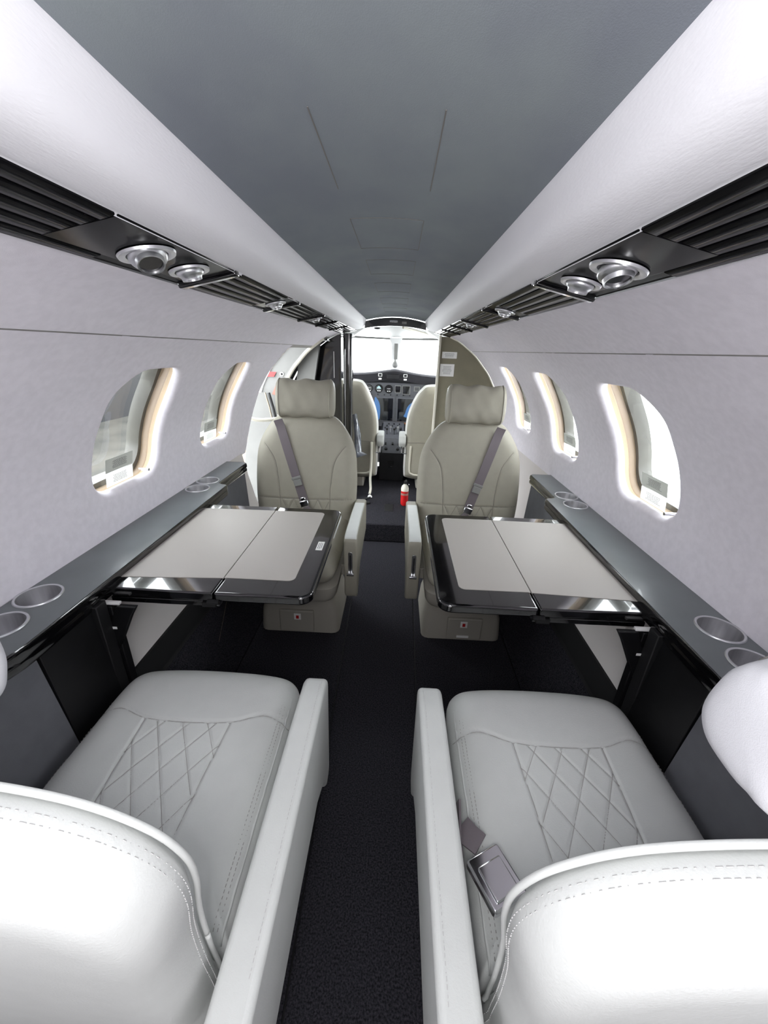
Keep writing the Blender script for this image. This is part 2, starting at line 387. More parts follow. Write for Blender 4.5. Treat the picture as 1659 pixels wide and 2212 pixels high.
for s, side in ((1, 'right'), (-1, 'left')):
    root = empty('overhead_service_panel', (0, 0, 0)); tag(root, 'long glossy black slatted service panel under the %s valance' % side, 'panel')
    T = psuT(s)
    MB().box((.055, .77, -.008), (.108, 3.95, .010), T).build('backing', M['rubber'], root)
    secs = [(-1.2, .45, 4), (.785, 1.09, 5), (1.23, 1.57, 5), (1.63, 1.90, 5), (1.96, 2.27, 5), (2.33, 2.74, 5)]
    for (y0, y1, n) in secs:
        for k in range(5):
            yy = y1 + (.09 if (y0 < 0 and k == 4) else 0)
            b = MB(); slat(b, T, y0, yy, .012 + k * .0212); b.build('slat', M['slat'], root, smooth=True)
    # plates carrying vents
    for (y0, y1, w_) in [(.455, .748, .086), (1.095, 1.195, .09), (1.575, 1.595, .09)]:
        MB().prism([(.003, y0), (w_ + .003, y0), (w_ + .003, y1), (.003, y1)], -.004, .002, T).build('vent_plate', M['slat'], root, bevel=.001)
    for y in BARS:
        MB().box((.055, y, .002), (.106, .016, .012), T).build('cross_bar', M['gloss'], root, bevel=.003)
    MB().box((.055, 2.745, .0), (.108, .02, .012), T).build('cross_bar', M['gloss'], root, bevel=.003)
    for (y, u, r, tl, nm, lab) in [(.572, .049, .034, (.35, .25 * s), 'reading_light', 'large swivelling aluminium reading light, nearest in the %s service panel' % side),
                           (.680, .049, .029, (-.1, 0), 'air_vent', 'round aluminium air vent just forward of the big reading light, %s side' % side),
                           (1.135, .050, .026, (.1, 0), 'air_vent', 'round aluminium air vent in the middle of the %s service panel' % side),
                           (1.66, .050, .024, (-.4, 0), 'air_vent', 'small aluminium air vent at the forward end of the %s service panel' % side)]:
        v = make_vent(nm, T @ Matrix.Translation((u, y, .003)), s, '', lab, r, tl)
    # little knob between
    kb = MB(); kb.lathe([(1e-5, .008), (.005, .007), (.0068, .003), (.007, 0)], 16, T @ Matrix.Translation((.078, .632, .002))); kb.build('push_button', M['chrome'], root, smooth=True)

# ------------------------------------------------------------------ windows
for i, (s, yc, nm) in enumerate([(-1, 1.065, 'window_1'), (-1, 1.645, 'window_2'), (1, 1.065, 'window_3'), (1, 1.645, 'window_4'), (1, 2.225, 'window_5')]):
    root = empty(nm, (s * .76, yc, .94)); tag(root, kind='structure')
    def B(b, name, m, **k):
        o = b.build(name, m, **k); o.parent = root; o.matrix_parent_inverse = Matrix.Translation((-s * .76, -yc, -.94)); return o
    b = MB(); b.loft([[P3(s, y, z, dp) for y, z in win_outline(yc, add=ad)] for ad, dp in ((.001, .018), (.005, .024), (.006, .038), (.009, .041), (.006, .045), (.004, .060))], cap=False)
    B(b, 'liner', M['liner'], smooth=True)
    b = MB(); b.loft([[P3(s, y, z, dp) for y, z in win_outline(yc, add=ad)] for ad, dp in ((.004, .060), (-.010, .061), (-.013, .085), (-.010, .100), (.02, .102))], cap=False)
    B(b, 'outer_frame', M['frame'], smooth=True)
    def panegrid(dp, sh):
        ol = win_outline(yc, add=sh); c = [P3(s, yc + (y - yc) * k, .94 + (z - .94) * k, dp) for k in (1e-3, .25, .5, .75, 1) for y, z in ol]; n = len(ol)
        return [c[i * n:(i + 1) * n] for i in range(5)]
    b = MB(); b.loft(panegrid(.030, 0.003), cap=False); B(b, 'inner_pane', M['pane'], smooth='all')
    b = MB(); b.loft(panegrid(.088, -.012), cap=False); B(b, 'outer_pane', M['pane'], smooth='all')
    # pleated shade stowed at the foot + shade pull pin
    b = MB()
    yp = yc + .075 if s < 0 else yc - .115
    zp = .80
    pr = Vector(P3(s, yp, zp, .022)); b.tube([pr, pr + Vector((-s * .030, 0, 0))], .0045, 10); B(b, 'pull_pin', M['chrome'], smooth=True)
    # placards: clear text label above white text label
    zc = .80; y0 = yc - .015
    nrm = secn(.80)
    ax = Vector((0, -s, 0)); az = Vector((0, 0, 1)) ; nn = ax.cross(az)
    def PT(z, y, dp):
        p = Vector(P3(s, y, z, dp)); n = secn(z); inn = Vector((-s * n.x, 0, -n.z)); zz = inn.cross(ax).normalized(); xx = zz.cross(inn)
        return Matrix(((xx.x, zz.x, inn.x, p.x), (xx.y, zz.y, inn.y, p.y), (xx.z, zz.z, inn.z, p.z), (0, 0, 0, 1)))
    for (z, hh, m_, rows, nmz) in ((.806, .038, 'wlabel', 6, 'white_placard'), (.846, .040, 'film', 9, 'clear_placard')):
        T = PT(z, y0, .022); o = label_plate(nmz, None, T, .115, hh, M[m_], rows, name2='printed_lines', margin=.20)
        o.parent = root; o.matrix_parent_inverse = Matrix.Translation((-s * .76, -yc, -.94))

# ------------------------------------------------------------------ ledges and side panels
LEDGE_T, LIP = .672, .040
def ledge_outline(s, inset=0):
    i = inset
    r = .10; pts = []
    pts += [(.742, .40 + i)]
    for k in range(9): a = pi / 2 * k / 8; pts.append((.70 - i * .3 - (.098 - i * .7) * math.sin(a), .40 + i + r * (1 - math.cos(a)) * 1.2))
    pts += [(.604 + i, 1.385)]
    for k in range(5): a = pi / 2 * k / 4; pts.append((.604 + i + .018 * (1 - math.cos(a)), 1.385 + (.02 - i) * math.sin(a) + 0))
    for k in range(5): a = pi / 2 * k / 4; pts.append((.622 + i + .022 * math.sin(a), 1.405 - i + .018 * (1 - math.cos(a))))
    pts += [(.644 + i, 1.70 - i)]
    for k in range(1, 5): a = pi / 2 * k / 4; pts.append((.644 + i + .02 * (1 - math.cos(a)), 1.70 - i + .02 * math.sin(a)))
    pts += [(.742, 1.72 - i)]
    return [(s * x, y) for x, y in pts]
CUPS = [(.702, .656), (.700, .552)]
CUPS = [(.690, .656), (.664, .560), (.698, 1.434), (.690, 1.341)]
CUPS = [(.700, .656), (.690, .560), (.700, 1.434), (.696, 1.341)]
for s, side in ((1, 'right'), (-1, 'left')):
    root = empty('side_ledge', (s * .67, 1.0, .66)); tag(root, 'long charcoal side ledge with glossy black lip along the %s wall' % side, 'ledge')
    inv = Matrix.Translation((-s * .67, -1.0, -.66))
    def B(b, name, m, **k):
        o = b.build(name, m, **k); o.parent = root; o.matrix_parent_inverse = inv; return o
    holes = [[(s * cx + .038 * math.cos(2 * pi * k / 40), cy + .038 * math.sin(2 * pi * k / 40)) for k in range(40)] for cx, cy in CUPS]
    b = MB(); b.prism(ledge_outline(s, .006), LEDGE_T - .010, LEDGE_T, holes=holes); B(b, 'ledge_top', M['ledge'])
    # black lip: extruded profile around the outline
    ol = ledge_outline(s, 0); oi = ledge_outline(s, .006); ob = ledge_outline(s, .03)
    rings = []
    def ins(k): return ledge_outline(s, k)
    for i_, z in ((.0075, LEDGE_T - .001), (.004, LEDGE_T + .0), (.001, LEDGE_T - .003), (0, LEDGE_T - .009), (0, LEDGE_T - .018), (.0035, LEDGE_T - .022), (0.001, LEDGE_T - .026), (.001, LEDGE_T - .036), (.006, LEDGE_T - .043), (.03, LEDGE_T - .044)):
        rings.append([(x, y, z) for x, y in ins(i_)])
    b = MB(); b.loft(rings, closed=False, cap=False); B(b, 'lip', M['gloss'], smooth=True)
    for (cx, cy), far in zip(CUPS, (0, 0, 1, 1)):
        c = empty('cup_holder', (s * cx, cy, LEDGE_T))
        tag(c, 'steel cup holder in %s ledge, %s' % (side, {0: 'forward one of the near pair', 1: 'nearest one of the near pair', 2: 'forward one of the far pair', 3: 'nearer one of the far pair'}[CUPS.index((cx, cy))]), 'cup holder', 'cup holders in the side ledges')
        MB().lathe([(.0375, -.001), (.0378, .0018), (.039, .0028), (.0415, .0028), (.043, .001), (.043, -.0005), (.0375, -.001)], 48, closed=True).build('rim', M['cast'], c, smooth=True)
        MB().lathe([(.0376, 0), (.036, -.055), (.033, -.060), (1e-5, -.061)], 48).build('cup', M['steel'], c, smooth=True)

def panel_wall(s, y0, y1, x0t, z0, z1, x0b, m, name, parent, tk=.012):
    b = MB(); b.loft([[(s * x0t, y, z1), (s * (x0t + tk), y, z1), (s * (x0b + tk), y, z0), (s * x0b, y, z0)] for y in (y0, y1)])
    return b.build(name, m, parent, bevel=.0015)
for s, side in ((1, 'right'), (-1, 'left')):
    root = empty('side_console', (0, 0, 0)); tag(root, 'charcoal side console with black fold-away table pocket below the %s ledge' % side, 'console')
    panel_wall(s, YB, .532, .612, .10, .630, .560, M['side'], 'aft_panel', root)
    panel_wall(s, .535, .668, .608, .22, .632, .578, M['satin'], 'pocket_door', root, .014)
    panel_wall(s, 1.26, 1.40, .618, .27, .63, .612, M['side'], 'forward_panel', root)
    panel_wall(s, 1.40, 1.69, .652, .27, .63, .640, M['side'], 'forward_panel', root, .006)
    MB().box((s * .70, 1.685, .38), (.09, .012, .50)).build('end_panel', M['side'], root, bevel=.002)
    MB().box((s * .622, .680, .45), (.056, .030, .38)).build('pocket_frame', M['rubber'], root, bevel=.002)

# ------------------------------------------------------------------ tables
def make_table(s, side):
    root = empty('folding_table', (s * .37, .98, .655)); tag(root, '%s black-edged table with pale inset%s' % (side, ' and small white sticker' if s < 0 else ' and no sticker'), 'table', 'fold-out tables')
    inv = Matrix.Translation((-s * .37, -.98, -.655))
    def B(b, name, m, par=None, **k):
        o = b.build(name, m, **k); o.parent = par or root
        if not par: o.matrix_parent_inverse = inv
        return o
    z1, z0 = .655, .632; xi = .142; xm = .3645
    def ro(x0, x1, y0, y1, rs):     # rounded at inner corners (x0 side)
        pts = []
        for (cx, cy, a0) in ((x0 + rs, y0 + rs, pi), (x0 + rs, y1 - rs, pi / 2)):
            pass
        L = [(x1, y0), (x1, y1)]
        for k in range(7): a = pi / 2 + pi / 2 * k / 6; L.append((x0 + rs + rs * math.cos(a), y1 - rs + rs * math.sin(a)))
        for k in range(7): a = pi + pi / 2 * k / 6; L.append((x0 + rs + rs * math.cos(a), y0 + rs + rs * math.sin(a)))
        return [(s * x, y) for x, y in L]
    inner = ro(xi, xm - .001, .718, 1.238, .030)
    b = MB(); b.prism(inner, z0, z1); l1 = B(b, 'inner_leaf', M['gloss'], bevel=.006, seg=3)
    b = MB(); b.prism([(s * (xm + .001), .718), (s * .612, .722), (s * .612, 1.236), (s * (xm + .001), 1.238)], z0, z1); l2 = B(b, 'outer_leaf', M['gloss'], bevel=.004, seg=3)
    b = MB(); b.prism(ro(.196, xm - .001, .782, 1.203, .016), z1 - .002, z1 + .0012); B(b, 'inner_leather_inset', M['inset'], bevel=.0008)
    b = MB(); b.prism([(s * (xm + .001), .780), (s * .604, .766), (s * .604, 1.198), (s * (xm + .001), 1.203)], z1 - .002, z1 + .0012); B(b, 'outer_leather_inset', M['inset'], bevel=.0008)
    # underside rails, hinge, gusset
    b = MB(); b.box((s * .48, .735, .622), (.25, .022, .014)); B(b, 'support_rail', M['gloss'], bevel=.002)
    b = MB(); b.box((s * .375, .722, .626), (.03, .016, .012)); b.tube([(s * .352, .718, .632), (s * .378, .718, .632)], .006, 8); B(b, 'hinge', M['satin'])
    b = MB(); b.box((s * .48, 1.21, .622), (.25, .022, .014)); B(b, 'support_rail', M['gloss'], bevel=.002)
    for yy in (.700,):
        T = Matrix(((1, 0, 0, 0), (0, 0, 1, 0), (0, 1, 0, 0), (0, 0, 0, 1)))
        b = MB(); b.prism([(s * .575, .624), (s * .530, .624), (s * .545, .60), (s * .603, .485), (s * .612, .485), (s * .612, .545)], yy - .006, yy + .006, T); g = B(b, 'support_gusset', M['satin'], bevel=.002)
        b = MB(); b.box((s * .60, yy + .008, .45), (.024, .02, .34)); B(b, 'support_post', M['satin'], bevel=.002)
        b = MB(); b.box((s * .592, yy - .0072, .566), (.016, .001, .006)); B(b, 'white_stop_mark', M['label'])
        b = MB(); b.box((s * .588, yy + .004, .627), (.036, .010, .006)); B(b, 'slide_block', M['label'], bevel=.001)
    if s < 0:
        T = Matrix.Translation((-.168, .965, z1 + .0006)) @ Matrix.Rotation(pi / 2, 4, 'Z')
        o = label_plate('white_sticker', None, T, .050, .018, M['label'], 3, name2='printed_lines'); o.parent = root; o.matrix_parent_inverse = inv
    return root
make_table(-1, 'left'); make_table(1, 'right')

# ------------------------------------------------------------------ padded shapes
def dist_seg(X, Y, a, c):
    ax, ay = a; cx, cy = c; L = (cx - ax) ** 2 + (cy - ay) ** 2
    t = np.clip(((X - ax) * (cx - ax) + (Y - ay) * (cy - ay)) / max(L, 1e-12), 0, 1)
    return np.hypot(X - ax - t * (cx - ax), Y - ay - t * (cy - ay))
def groove(X, Y, lines, wd=.004, dp=.003):
    g = np.zeros_like(X)
    for L in lines:
        for a, c in zip(L[:-1], L[1:]): g = np.maximum(g, dp * np.exp(-(dist_seg(X, Y, a, c) / wd) ** 2))
    return g
def pad(name, outline, T, mm, parent, top=.04, bot=.04, nr=40, seams=(), crown=0, edge=.35, mat_seam=None, gw=.003, gd=.0035, extra=None, bedge=.7):
    """cushion: closed outline (xy), raised in +z with rounded edge of relative width, seams pressed in"""
    O = np.array(outline); c = O.mean(0); n = len(O); V = []; 
    rs = 1 - (1 - np.linspace(0, 1, nr)) ** 1.6
    rs = np.linspace(0, 1, nr) ** .9
    for r in rs:
        P = c + (O - c) * r
        e = max(0, (r - (1 - edge)) / edge)
        h = top * (1 - e ** 2.6) ** .5 * (1 + crown * (1 - r * r)) if e < 1 else 0
        z = np.full(n, h)
        if len(seams): z = z - groove(P[:, 0], P[:, 1], seams, gw, gd) * (1 if e < .9 else 0)
        if extra is not None: z = z + extra(P[:, 0], P[:, 1]) * (1 - e ** 3)
        V.append(np.column_stack([P, z]))
    for r in (.998, .992, .982, .968, .95, .925, .89, .8, .5, .02):
        P = c + (O - c) * r; e = max(0, (r - bedge) / (1 - bedge))
        V.append(np.column_stack([P, np.full(n, -bot * (1 - e ** 3) ** .5)]))
    b = MB(); b.loft([[tuple(p) for p in ring_] for ring_ in V], cap=False, T=T)
    o = b.build(name, mm, parent, smooth='all')
    return o
def piping(name, pts, r, T, m, parent, closed=True):
    if closed: pts = pts + [pts[0], pts[1]]
    b = MB(); b.tube(pts, r, 6, T); return b.build(name, m, parent, smooth='all')
def stitches(b, pts, T, L=.004, gap=.0025, wd=.0011):
    pts = [Vector(p) for p in pts]; acc = 0; nxt = 0
    for a, c in zip(pts[:-1], pts[1:]):
        d = (c - a); Ln = d.length; 
        if Ln < 1e-9: continue
        d.normalize(); t = nxt
        while t < Ln:
            p = a + d * t; q = a + d * min(t + L, Ln); side = d.cross(Vector((0, 0, 1))); side = side.normalized() * wd / 2 if side.length > .1 else Vector((wd / 2, 0, 0)); up_ = side.cross(d).normalized() * wd * .5
            b.add([p - side, p + side, q + side, q - side, p + up_, q + up_], [(0, 1, 4), (1, 2, 5, 4), (2, 3, 5), (3, 0, 4, 5)], T); t += L + gap
        nxt = t - Ln

def frame(o, xa_, ya_, za_):
    return Matrix(((xa_[0], ya_[0], za_[0], o[0]), (xa_[1], ya_[1], za_[1], o[1]), (xa_[2], ya_[2], za_[2], o[2]), (0, 0, 0, 1)))

# ------------------------------------------------------------------ cabin seats (local: x lateral, y forward of seat, z up; q = sign of aisle side)
def make_seat(loc, rz, q, near, label, right):
    root = empty('cabin_seat', loc, rz); tag(root, label, 'seat', 'leather cabin seats')
    LE = M['leather'] if near else M['leather2']
    # pedestal and shroud
    sh = M['shell']
    b = MB()
    for_y = .165
    b.loft([[(x * a + .022 * q, y * c_ - .065, z) for x, y in rrect(0, 0, .168, .155, .03, 3)] for z, a, c_ in ((0, 1.03, 1.0), (.02, 1.03, 1.0), (.10, .99, .97), (.125, .95, .93), (.20, .86, .85), (.27, .90, .9))]); ped = b.build('pedestal', sh, root, smooth=True)
    b = MB(); b.box((.012 * q, .090, .062), (.150, .016, .108)); cv = b.build('pedestal_cover', sh, root, bevel=.005)
    b = MB(); b.box((.017 * q, .0992, .088), (.030, .001, .032)); lb = b.build('warning_label', M['label'], root, bevel=.0004)
    b = MB(); b.box((.017 * q, .1002, .086), (.012, .001, .016)); b.build('red_mark', M['red'], lb)
    if right and not near:
        b = MB(); b.box((.017 * q, .0992, .024), (.052, .001, .012)); b.build('white_placard', M['label'], root)
    # under-seat pan
    b = MB(); b.loft([[(x, y, z) for x, y in rrect(0, .0, hx, hy, .05, 4)] for z, hx, hy in ((.245, .13, .15), (.262, .195, .225), (.285, .205, .24), (.33, .21, .243), (.335, .20, .235))])
    b.build('seat_pan', sh, root, smooth=True)
    # cushion
    HX, Y0, Y1 = .207, -.215, .266
    ol = catmull([(-HX, Y0 + .03), (-HX + .02, Y0), (0, Y0 - .002), (HX - .02, Y0), (HX, Y0 + .03), (HX + .002, -.08), (HX + .001, .05), (HX - .001, .18), (HX - .016, .240), (HX - .070, .261), (0, Y1 + .001), (-HX + .070, .261), (-HX + .016, .240), (-HX + .001, .18), (-HX - .001, .05), (-HX - .002, -.08)], 20)
    k = q
    pw0, pw1 = .078, .098          # diamond panel half width rear->front
    yt = .105
    front = catmull([(-HX, .118), (-.15, .125), (-.088, yt), (0, yt - .006), (.088, yt), (.15, .125), (HX, .118)], 8, False)
    seams = [front, [(-.088, yt), (-.070, Y0)], [(.088, yt), (.070, Y0)]]
    dia = []
    def clip(x, y):
        hw = .088 - (.105 - y) * .056; return abs(x) <= hw + .002 and y <= yt - .003
    for d_ in (-1, 1):
        for c0 in np.arange(-.494, .6, .052):
            pts = [(d_ * (t * .62) + c0 - 0, .13 - t) for t in np.arange(0, .36, .006)]
            seg = [p for p in pts if clip(*p)]
            if len(seg) > 2: dia.append(seg)
    dl = [[s_[0], s_[-1]] for s_ in dia]
    T = Matrix.Translation((0, .004 if near else 0, .398))
    def ext(X, Y): return .006 * np.exp(-((Y - .2) / .07) ** 2) + .004 * (np.abs(X) / HX) ** 2 - .012 * np.clip((-Y) / .2, 0, 1) + .003 * np.cos(X * 12)
    cu = pad('seat_cushion', ol, T, LE, root, top=.056, bot=.055, nr=110 if near else 30, seams=seams, crown=.05, edge=.34, extra=ext, gd=.004, gw=.0028)
    if near:
        # quilting lines: pressed grooves of the diamond panel
        me = cu.data
        co = np.empty(len(me.vertices) * 3); me.vertices.foreach_get('co', co); co = co.reshape(-1, 3)
        up_ = co[:, 2] > .43
        g = groove(co[:, 0], co[:, 1], dl, .0024, .0028); co[up_, 2] -= g[up_]; me.vertices.foreach_set('co', co.ravel())
        # seam threads as thin darker lines in the grooves
        b = MB()
        def hz(x, y):
            dd = np.hypot(co[:, 0] - x, co[:, 1] - y) + (co[:, 2] < .42) * 9; return float(co[np.argmin(dd), 2])
        for L in seams + dl:
            L2 = []
            for a, c_ in zip(L[:-1], L[1:]):
                m_ = max(1, int(math.hypot(c_[0] - a[0], c_[1] - a[1]) / .008))
                for i_ in range(m_): t = i_ / m_; L2.append((a[0] + (c_[0] - a[0]) * t, a[1] + (c_[1] - a[1]) * t))
            L2.append(L[-1]); L2 = [p for p in L2 if abs(p[0]) < HX * .985]
            P_ = [(x, y, hz(x, y) + .0002) for x, y in L2]
            if len(P_) > 1: b.tube(P_, .0006, 5)
        sm = b.build('cushion_seam', M['seam2'], cu, smooth='all')
        # double stitched edge along the aisle side
        b = MB()
        for sx in (q * (HX - .020), q * (HX - .026), -q * (HX - .012)):
            pts = [(sx * (1 - .10 * max(0, (y - .12) / .12) ** 2), y, hz(sx, y) + .0006) for y in np.linspace(-.19, .215, 60)]
            stitches(b, pts, None)
        tag(b.build('stitching', M['seam2'], cu), kind='stuff')
        b = MB(); b.tube([(q * (HX - .013) * (1 - .08 * max(0, (y - .15) / .1) ** 2), y, hz(q * (HX - .013), y) - .0005) for y in np.linspace(-.2, .22, 40)], .0022, 6)
        b.build('edge_piping', LE, cu, smooth='all')
    # backrest
    if near:
        p0 = Vector((0, -.222, .36)); p1 = Vector((0, -.285, .874)); 
    else:
        p0 = Vector((0, -.225, .36)); p1 = Vector((0, -.335, .890))
    yv = (p1 - p0).normalized(); xv = Vector((1, 0, 0)); zv = xv.cross(yv)      # zv: towards sitter front?
    H = (p1 - p0).length
    if zv.y < 0: zv = -zv; xv = -xv
    Tb = frame(p0, xv, yv, zv)
    W = .236 if not near else .228
    nw = (.013 if right else .026) if near else 0
    ol = catmull([(-.205, 0), (-.225, .06), (-W, .16), (-W, .28), (-.226, .38), (-.195 - nw, .455 + nw), (-.14 - nw, H - .018 + nw * .6), (-.07, H), (.07, H), (.14 + nw, H - .018 + nw * .6), (.195 + nw, .455 + nw), (.226, .38), (W, .28), (W, .16), (.225, .06), (.205, 0), (.10, -.01), (-.10, -.01)], 14)
    if near:
        hl_ = [(.195, 0), (.205, .08), (.211, .18), (.221, .28), (.234, .36), (.233, .41), (.212, .455), (.165, H - .026), (.09, H - .006)]
        ol = catmull([(-x, y) for x, y in hl_] + [(0, H)] + [(x, y) for x, y in reversed(hl_)] + [(0, -.01)], 14)
    lines = []
    if not near:
        cur = catmull([(.11, .02), (.115, .12), (.12, .22), (.135, .32), (.165, .375), (.185, .40)], 6, False)
        lines = [cur, [(-x, y) for x, y in cur], catmull([(-.23, .158), (-.12, .152), (0, .150), (.12, .152), (.23, .158)], 4, False)]
        dd = []
        for d_ in (-1, 1):
            for c0 in np.arange(-.5, .6, .056):
                seg = [(d_ * t * .5 + c0, .15 - t) for t in np.arange(0, .16, .004)]; seg = [p for p in seg if abs(p[0]) < .112 and p[1] > .0]
                if len(seg) > 2: dd.append([seg[0], seg[-1]])
        def bol(X, Y): return .012 * np.clip((np.abs(X) - .11) / .1, 0, 1) * np.clip((.40 - Y) / .1, 0, 1)
    else:
        bol = lambda X, Y: X * 0
    bk = pad('backrest', ol, Tb, LE, root, top=.046 if not near else .020, bedge=.80 if near else .7, bot=.052 if near else .05, nr=70 if not near else 30, seams=lines + (dd if not near else []), crown=.08, edge=.30, extra=bol, gd=.0035, gw=.003)
    if not near:
        b = MB()
        me = bk.data; inv = Tb.inverted(); lo = np.array([tuple(inv @ v.co) for v in me.vertices])
        def hb(x, y):
            d2 = np.hypot(lo[:, 0] - x, lo[:, 1] - y) + (lo[:, 2] < .01) * 9; return float(lo[np.argmin(d2), 2])
        for L in lines + dd:
            L2 = []
            for a, c_ in zip(L[:-1], L[1:]):
                for t in (0, .25, .5, .75): L2.append((a[0] + (c_[0] - a[0]) * t, a[1] + (c_[1] - a[1]) * t))
            L2.append(L[-1]); L2 = [p for p in L2 if abs(p[0]) < .222]
            b.tube([(x, y, hb(x, y) + .0003) for x, y in L2], .0009, 5, Tb)
        b.build('backrest_seam', M['seam'], bk, smooth='all')
    else:
        # edge seam roll and double stitching on the rear shell near its top edge
        O = np.array(ol); c_ = O.mean(0)
        sel = [i_ for i_, p in enumerate(O) if p[1] > .05]
        sel = sorted(sel, key=lambda i_: math.atan2(O[i_][1] - .2, O[i_][0]))
        b = MB()
        for kk, off in ((1.0035, -.002), (1.0025, -.008)):
            stitches(b, [(*(c_ + (O[i_] - c_) * kk), off) for i_ in sel], Tb, L=.0045, gap=.002, wd=.0013)
        tag(b.build('stitching', M['thread'], bk), kind='stuff')
        b = MB(); b.tube([(*(c_ + (O[i_] - c_) * 1.0), .010) for i_ in sel], .0030, 8, Tb); b.build('edge_piping', LE, bk, smooth='all')
    # recliner filler below backrest
    b = MB(); b.box((0, -.20, .33), (.36, .06, .10)); b.build('recliner_cover', sh, root, bevel=.015)
    # headrest
    hc = p1 + yv * .062 + zv * .030
    if near: hc = Vector((-q * (.020 if right else .036), -.236, .926))
    HM = M['towel'] if near else LE
    Th = frame(hc, xv, yv, zv)
    rings = []
    nn = 28
    for u in np.linspace(-1, 1, 25):
        e = abs(u) ** 1; t_ = max(0, (e - .80) / .20); k_ = (1 - t_ ** 2.5) ** .5 * .42 + .58 if t_ < 1 else .50
        if e > .985: k_ = .45
        hx = (.131 if not near else .112) * (u if abs(u) < .8 else math.copysign(.8 + .2 * math.sin((abs(u) - .8) / .2 * pi / 2) ** .9, u))
        sag = .006 * math.cos(u * pi * 3) * (0.4 + .6 * e) + .004 * math.sin(u * 7 + 1)
        ring_ = []
        for j in range(nn):
            a = 2 * pi * j / nn; cy, czz = math.cos(a), math.sin(a)
            hh, tt = (.083, .050) if not near else (.049, .042)
            x2 = hx; ex_ = .75 if not near else .62; yy = math.copysign(abs(cy) ** ex_, cy) * hh * k_; zz = math.copysign(abs(czz) ** ex_, czz) * tt * k_
            wr_ = (.0022 * math.sin(3 * a + 9 * u) + .0015 * math.sin(5 * a - 14 * u)) * (2.2 if near else 1) - (.010 * math.exp(-((math.sin(a - .5)) / .16) ** 2) if near else 0)
            ring_.append((x2, (yy + sag * .5) * (1 + wr_ * 8), (zz) * (1 + wr_ * 10)))
        rings.append(ring_)
    b = MB(); b.loft(rings, T=Th); hd = b.build('headrest', HM, root, smooth='all')
    ss = hd.modifiers.new('subdivision', 'SUBSURF'); ss.levels = 1; ss.render_levels = 1
    b = MB()
    for xx in ((-.050, .050) if not near else (-.02, .02)): b.tube([Th @ Vector((xx, -.05, 0)), Th @ Vector((xx, -.14, -.02))], .006, 8)
    b.build('headrest_post', M['chrome'], root, smooth=True)
    # piping where the cover's end panel joins
    for su in (-1, 1):
        ri = rings[3 if su < 0 else -4] if near else rings[2 if su < 0 else -3]; b = MB(); b.tube([tuple(Vector(p) * 1.0) for p in ri] + [ri[0], ri[1]], .0020 if not near else .0012, 6, Th @ Matrix.Diagonal((1, 1.0, 1.0, 1))); b.build('cover_seam', M['seam'] if near else M['leather2'], hd, smooth='all')
    if near:
        b = MB(); b.tube([tuple(Vector(r_[int(nn * .60)]) * 1.003) for r_ in rings[4:-4]], .0011, 6, Th)
        b.tube([tuple(Vector(r_[int(nn * .87)]) * 1.003) for r_ in rings[4:-4]], .0011, 6, Th); b.build('cover_seam', M['seam2'], hd, smooth='all')
    # armrest on the aisle side
    xi_, xo = q * .232, q * .283
    if near: xi_, xo = q * .229, q * .278
    prof = [(-.27, .508), (-.10, .520), (.10, .526), (.158, .523), (.176, .514), (.183, .498), (.180, .40), (.172, .27), (.160, .245), (.125, .24), (.09, .30), (.03, .335), (-.12, .345), (-.27, .35)]
    prof = [(-.27 if not near else -.38, .508 if not near else .533), (-.10, .520 if not near else .531), (.10, .526 if not near else .528), (.160, .524), (.180, .514), (.184, .498), (.178, .40), (.168, .265), (.155, .245), (.125, .24), (.09, .30), (.03, .335), (-.12, .345), (-.27 if not near else -.38, .35)]
    Tp = Matrix(((0, 0, 1, 0), (1, 0, 0, 0), (0, 1, 0, 0), (0, 0, 0, 1)))
    b = MB(); b.prism(prof, min(xi_, xo), max(xi_, xo), Tp); ar = b.build('armrest', LE, root, bevel=.009, seg=4, angle=30)
    xc = (xi_ + xo) / 2
    # top pad of the arm
    if not near:
        b = MB(); b.prism([(-.20, .512), (-.10, .519), (.10, .525), (.160, .523), (.176, .514), (.178, .505), (-.20, .498)], xc - .0225, xc + .0225, Tp)
        tp = b.build('armrest_pad', M['leather'], root, bevel=.005, seg=3); tp.location = (0, 0, .004)
        # recline lever in the front face
        b = MB(); ro_ = rrect(0, 0, .008, .046, .0075, 5); Tl = frame((xc, .1815, .418), (1, 0, 0), (0, .04, .999), (0, -1, .04))
        Tl = frame((xc, .1825, .418), (1, 0, 0), (0, .06, .998), (0, 1, -.06))
        b.prism(ro_, -.002, .002, Tl); esc = b.build('lever_escutcheon', M['cast'], root, bevel=.0008)
        b = MB(); b.prism(rrect(0, -.004, .0022, .038, .002, 3), .0012, .0025, Tl); b.build('lever_slot', M['rubber'], esc)
        b = MB(); b.tube([Tl @ Vector((-.014, -.048, .010)), Tl @ Vector((.014, -.048, .010))], .0062, 12); b.box((0, -.048, .004), (.022, .012, .01), Tl); b.build('lever_handle', M['chrome'], root, bevel=.001)
    else:
        b = MB()
        stitches(b, [(xo - q * .012, y, .5325 - max(0, y + .1) * .02) for y in np.linspace(-.26, .15, 50)], None, L=.004, gap=.002, wd=.0009)
        tag(b.build('stitching', M['thread'], ar), kind='stuff')
        b = MB(); b.tube([(xo - q * .0095, y, .5290 - max(0, y + .1) * .02) for y in np.linspace(-.26, .16, 30)], .0011, 6); b.build('edge_piping', LE, ar, smooth='all')
    # arm mounting bracket between arm and pan
    b = MB(); b.box((q * .218, -.05, .31), (.03, .22, .05)); b.build('arm_bracket', sh, root, bevel=.004)
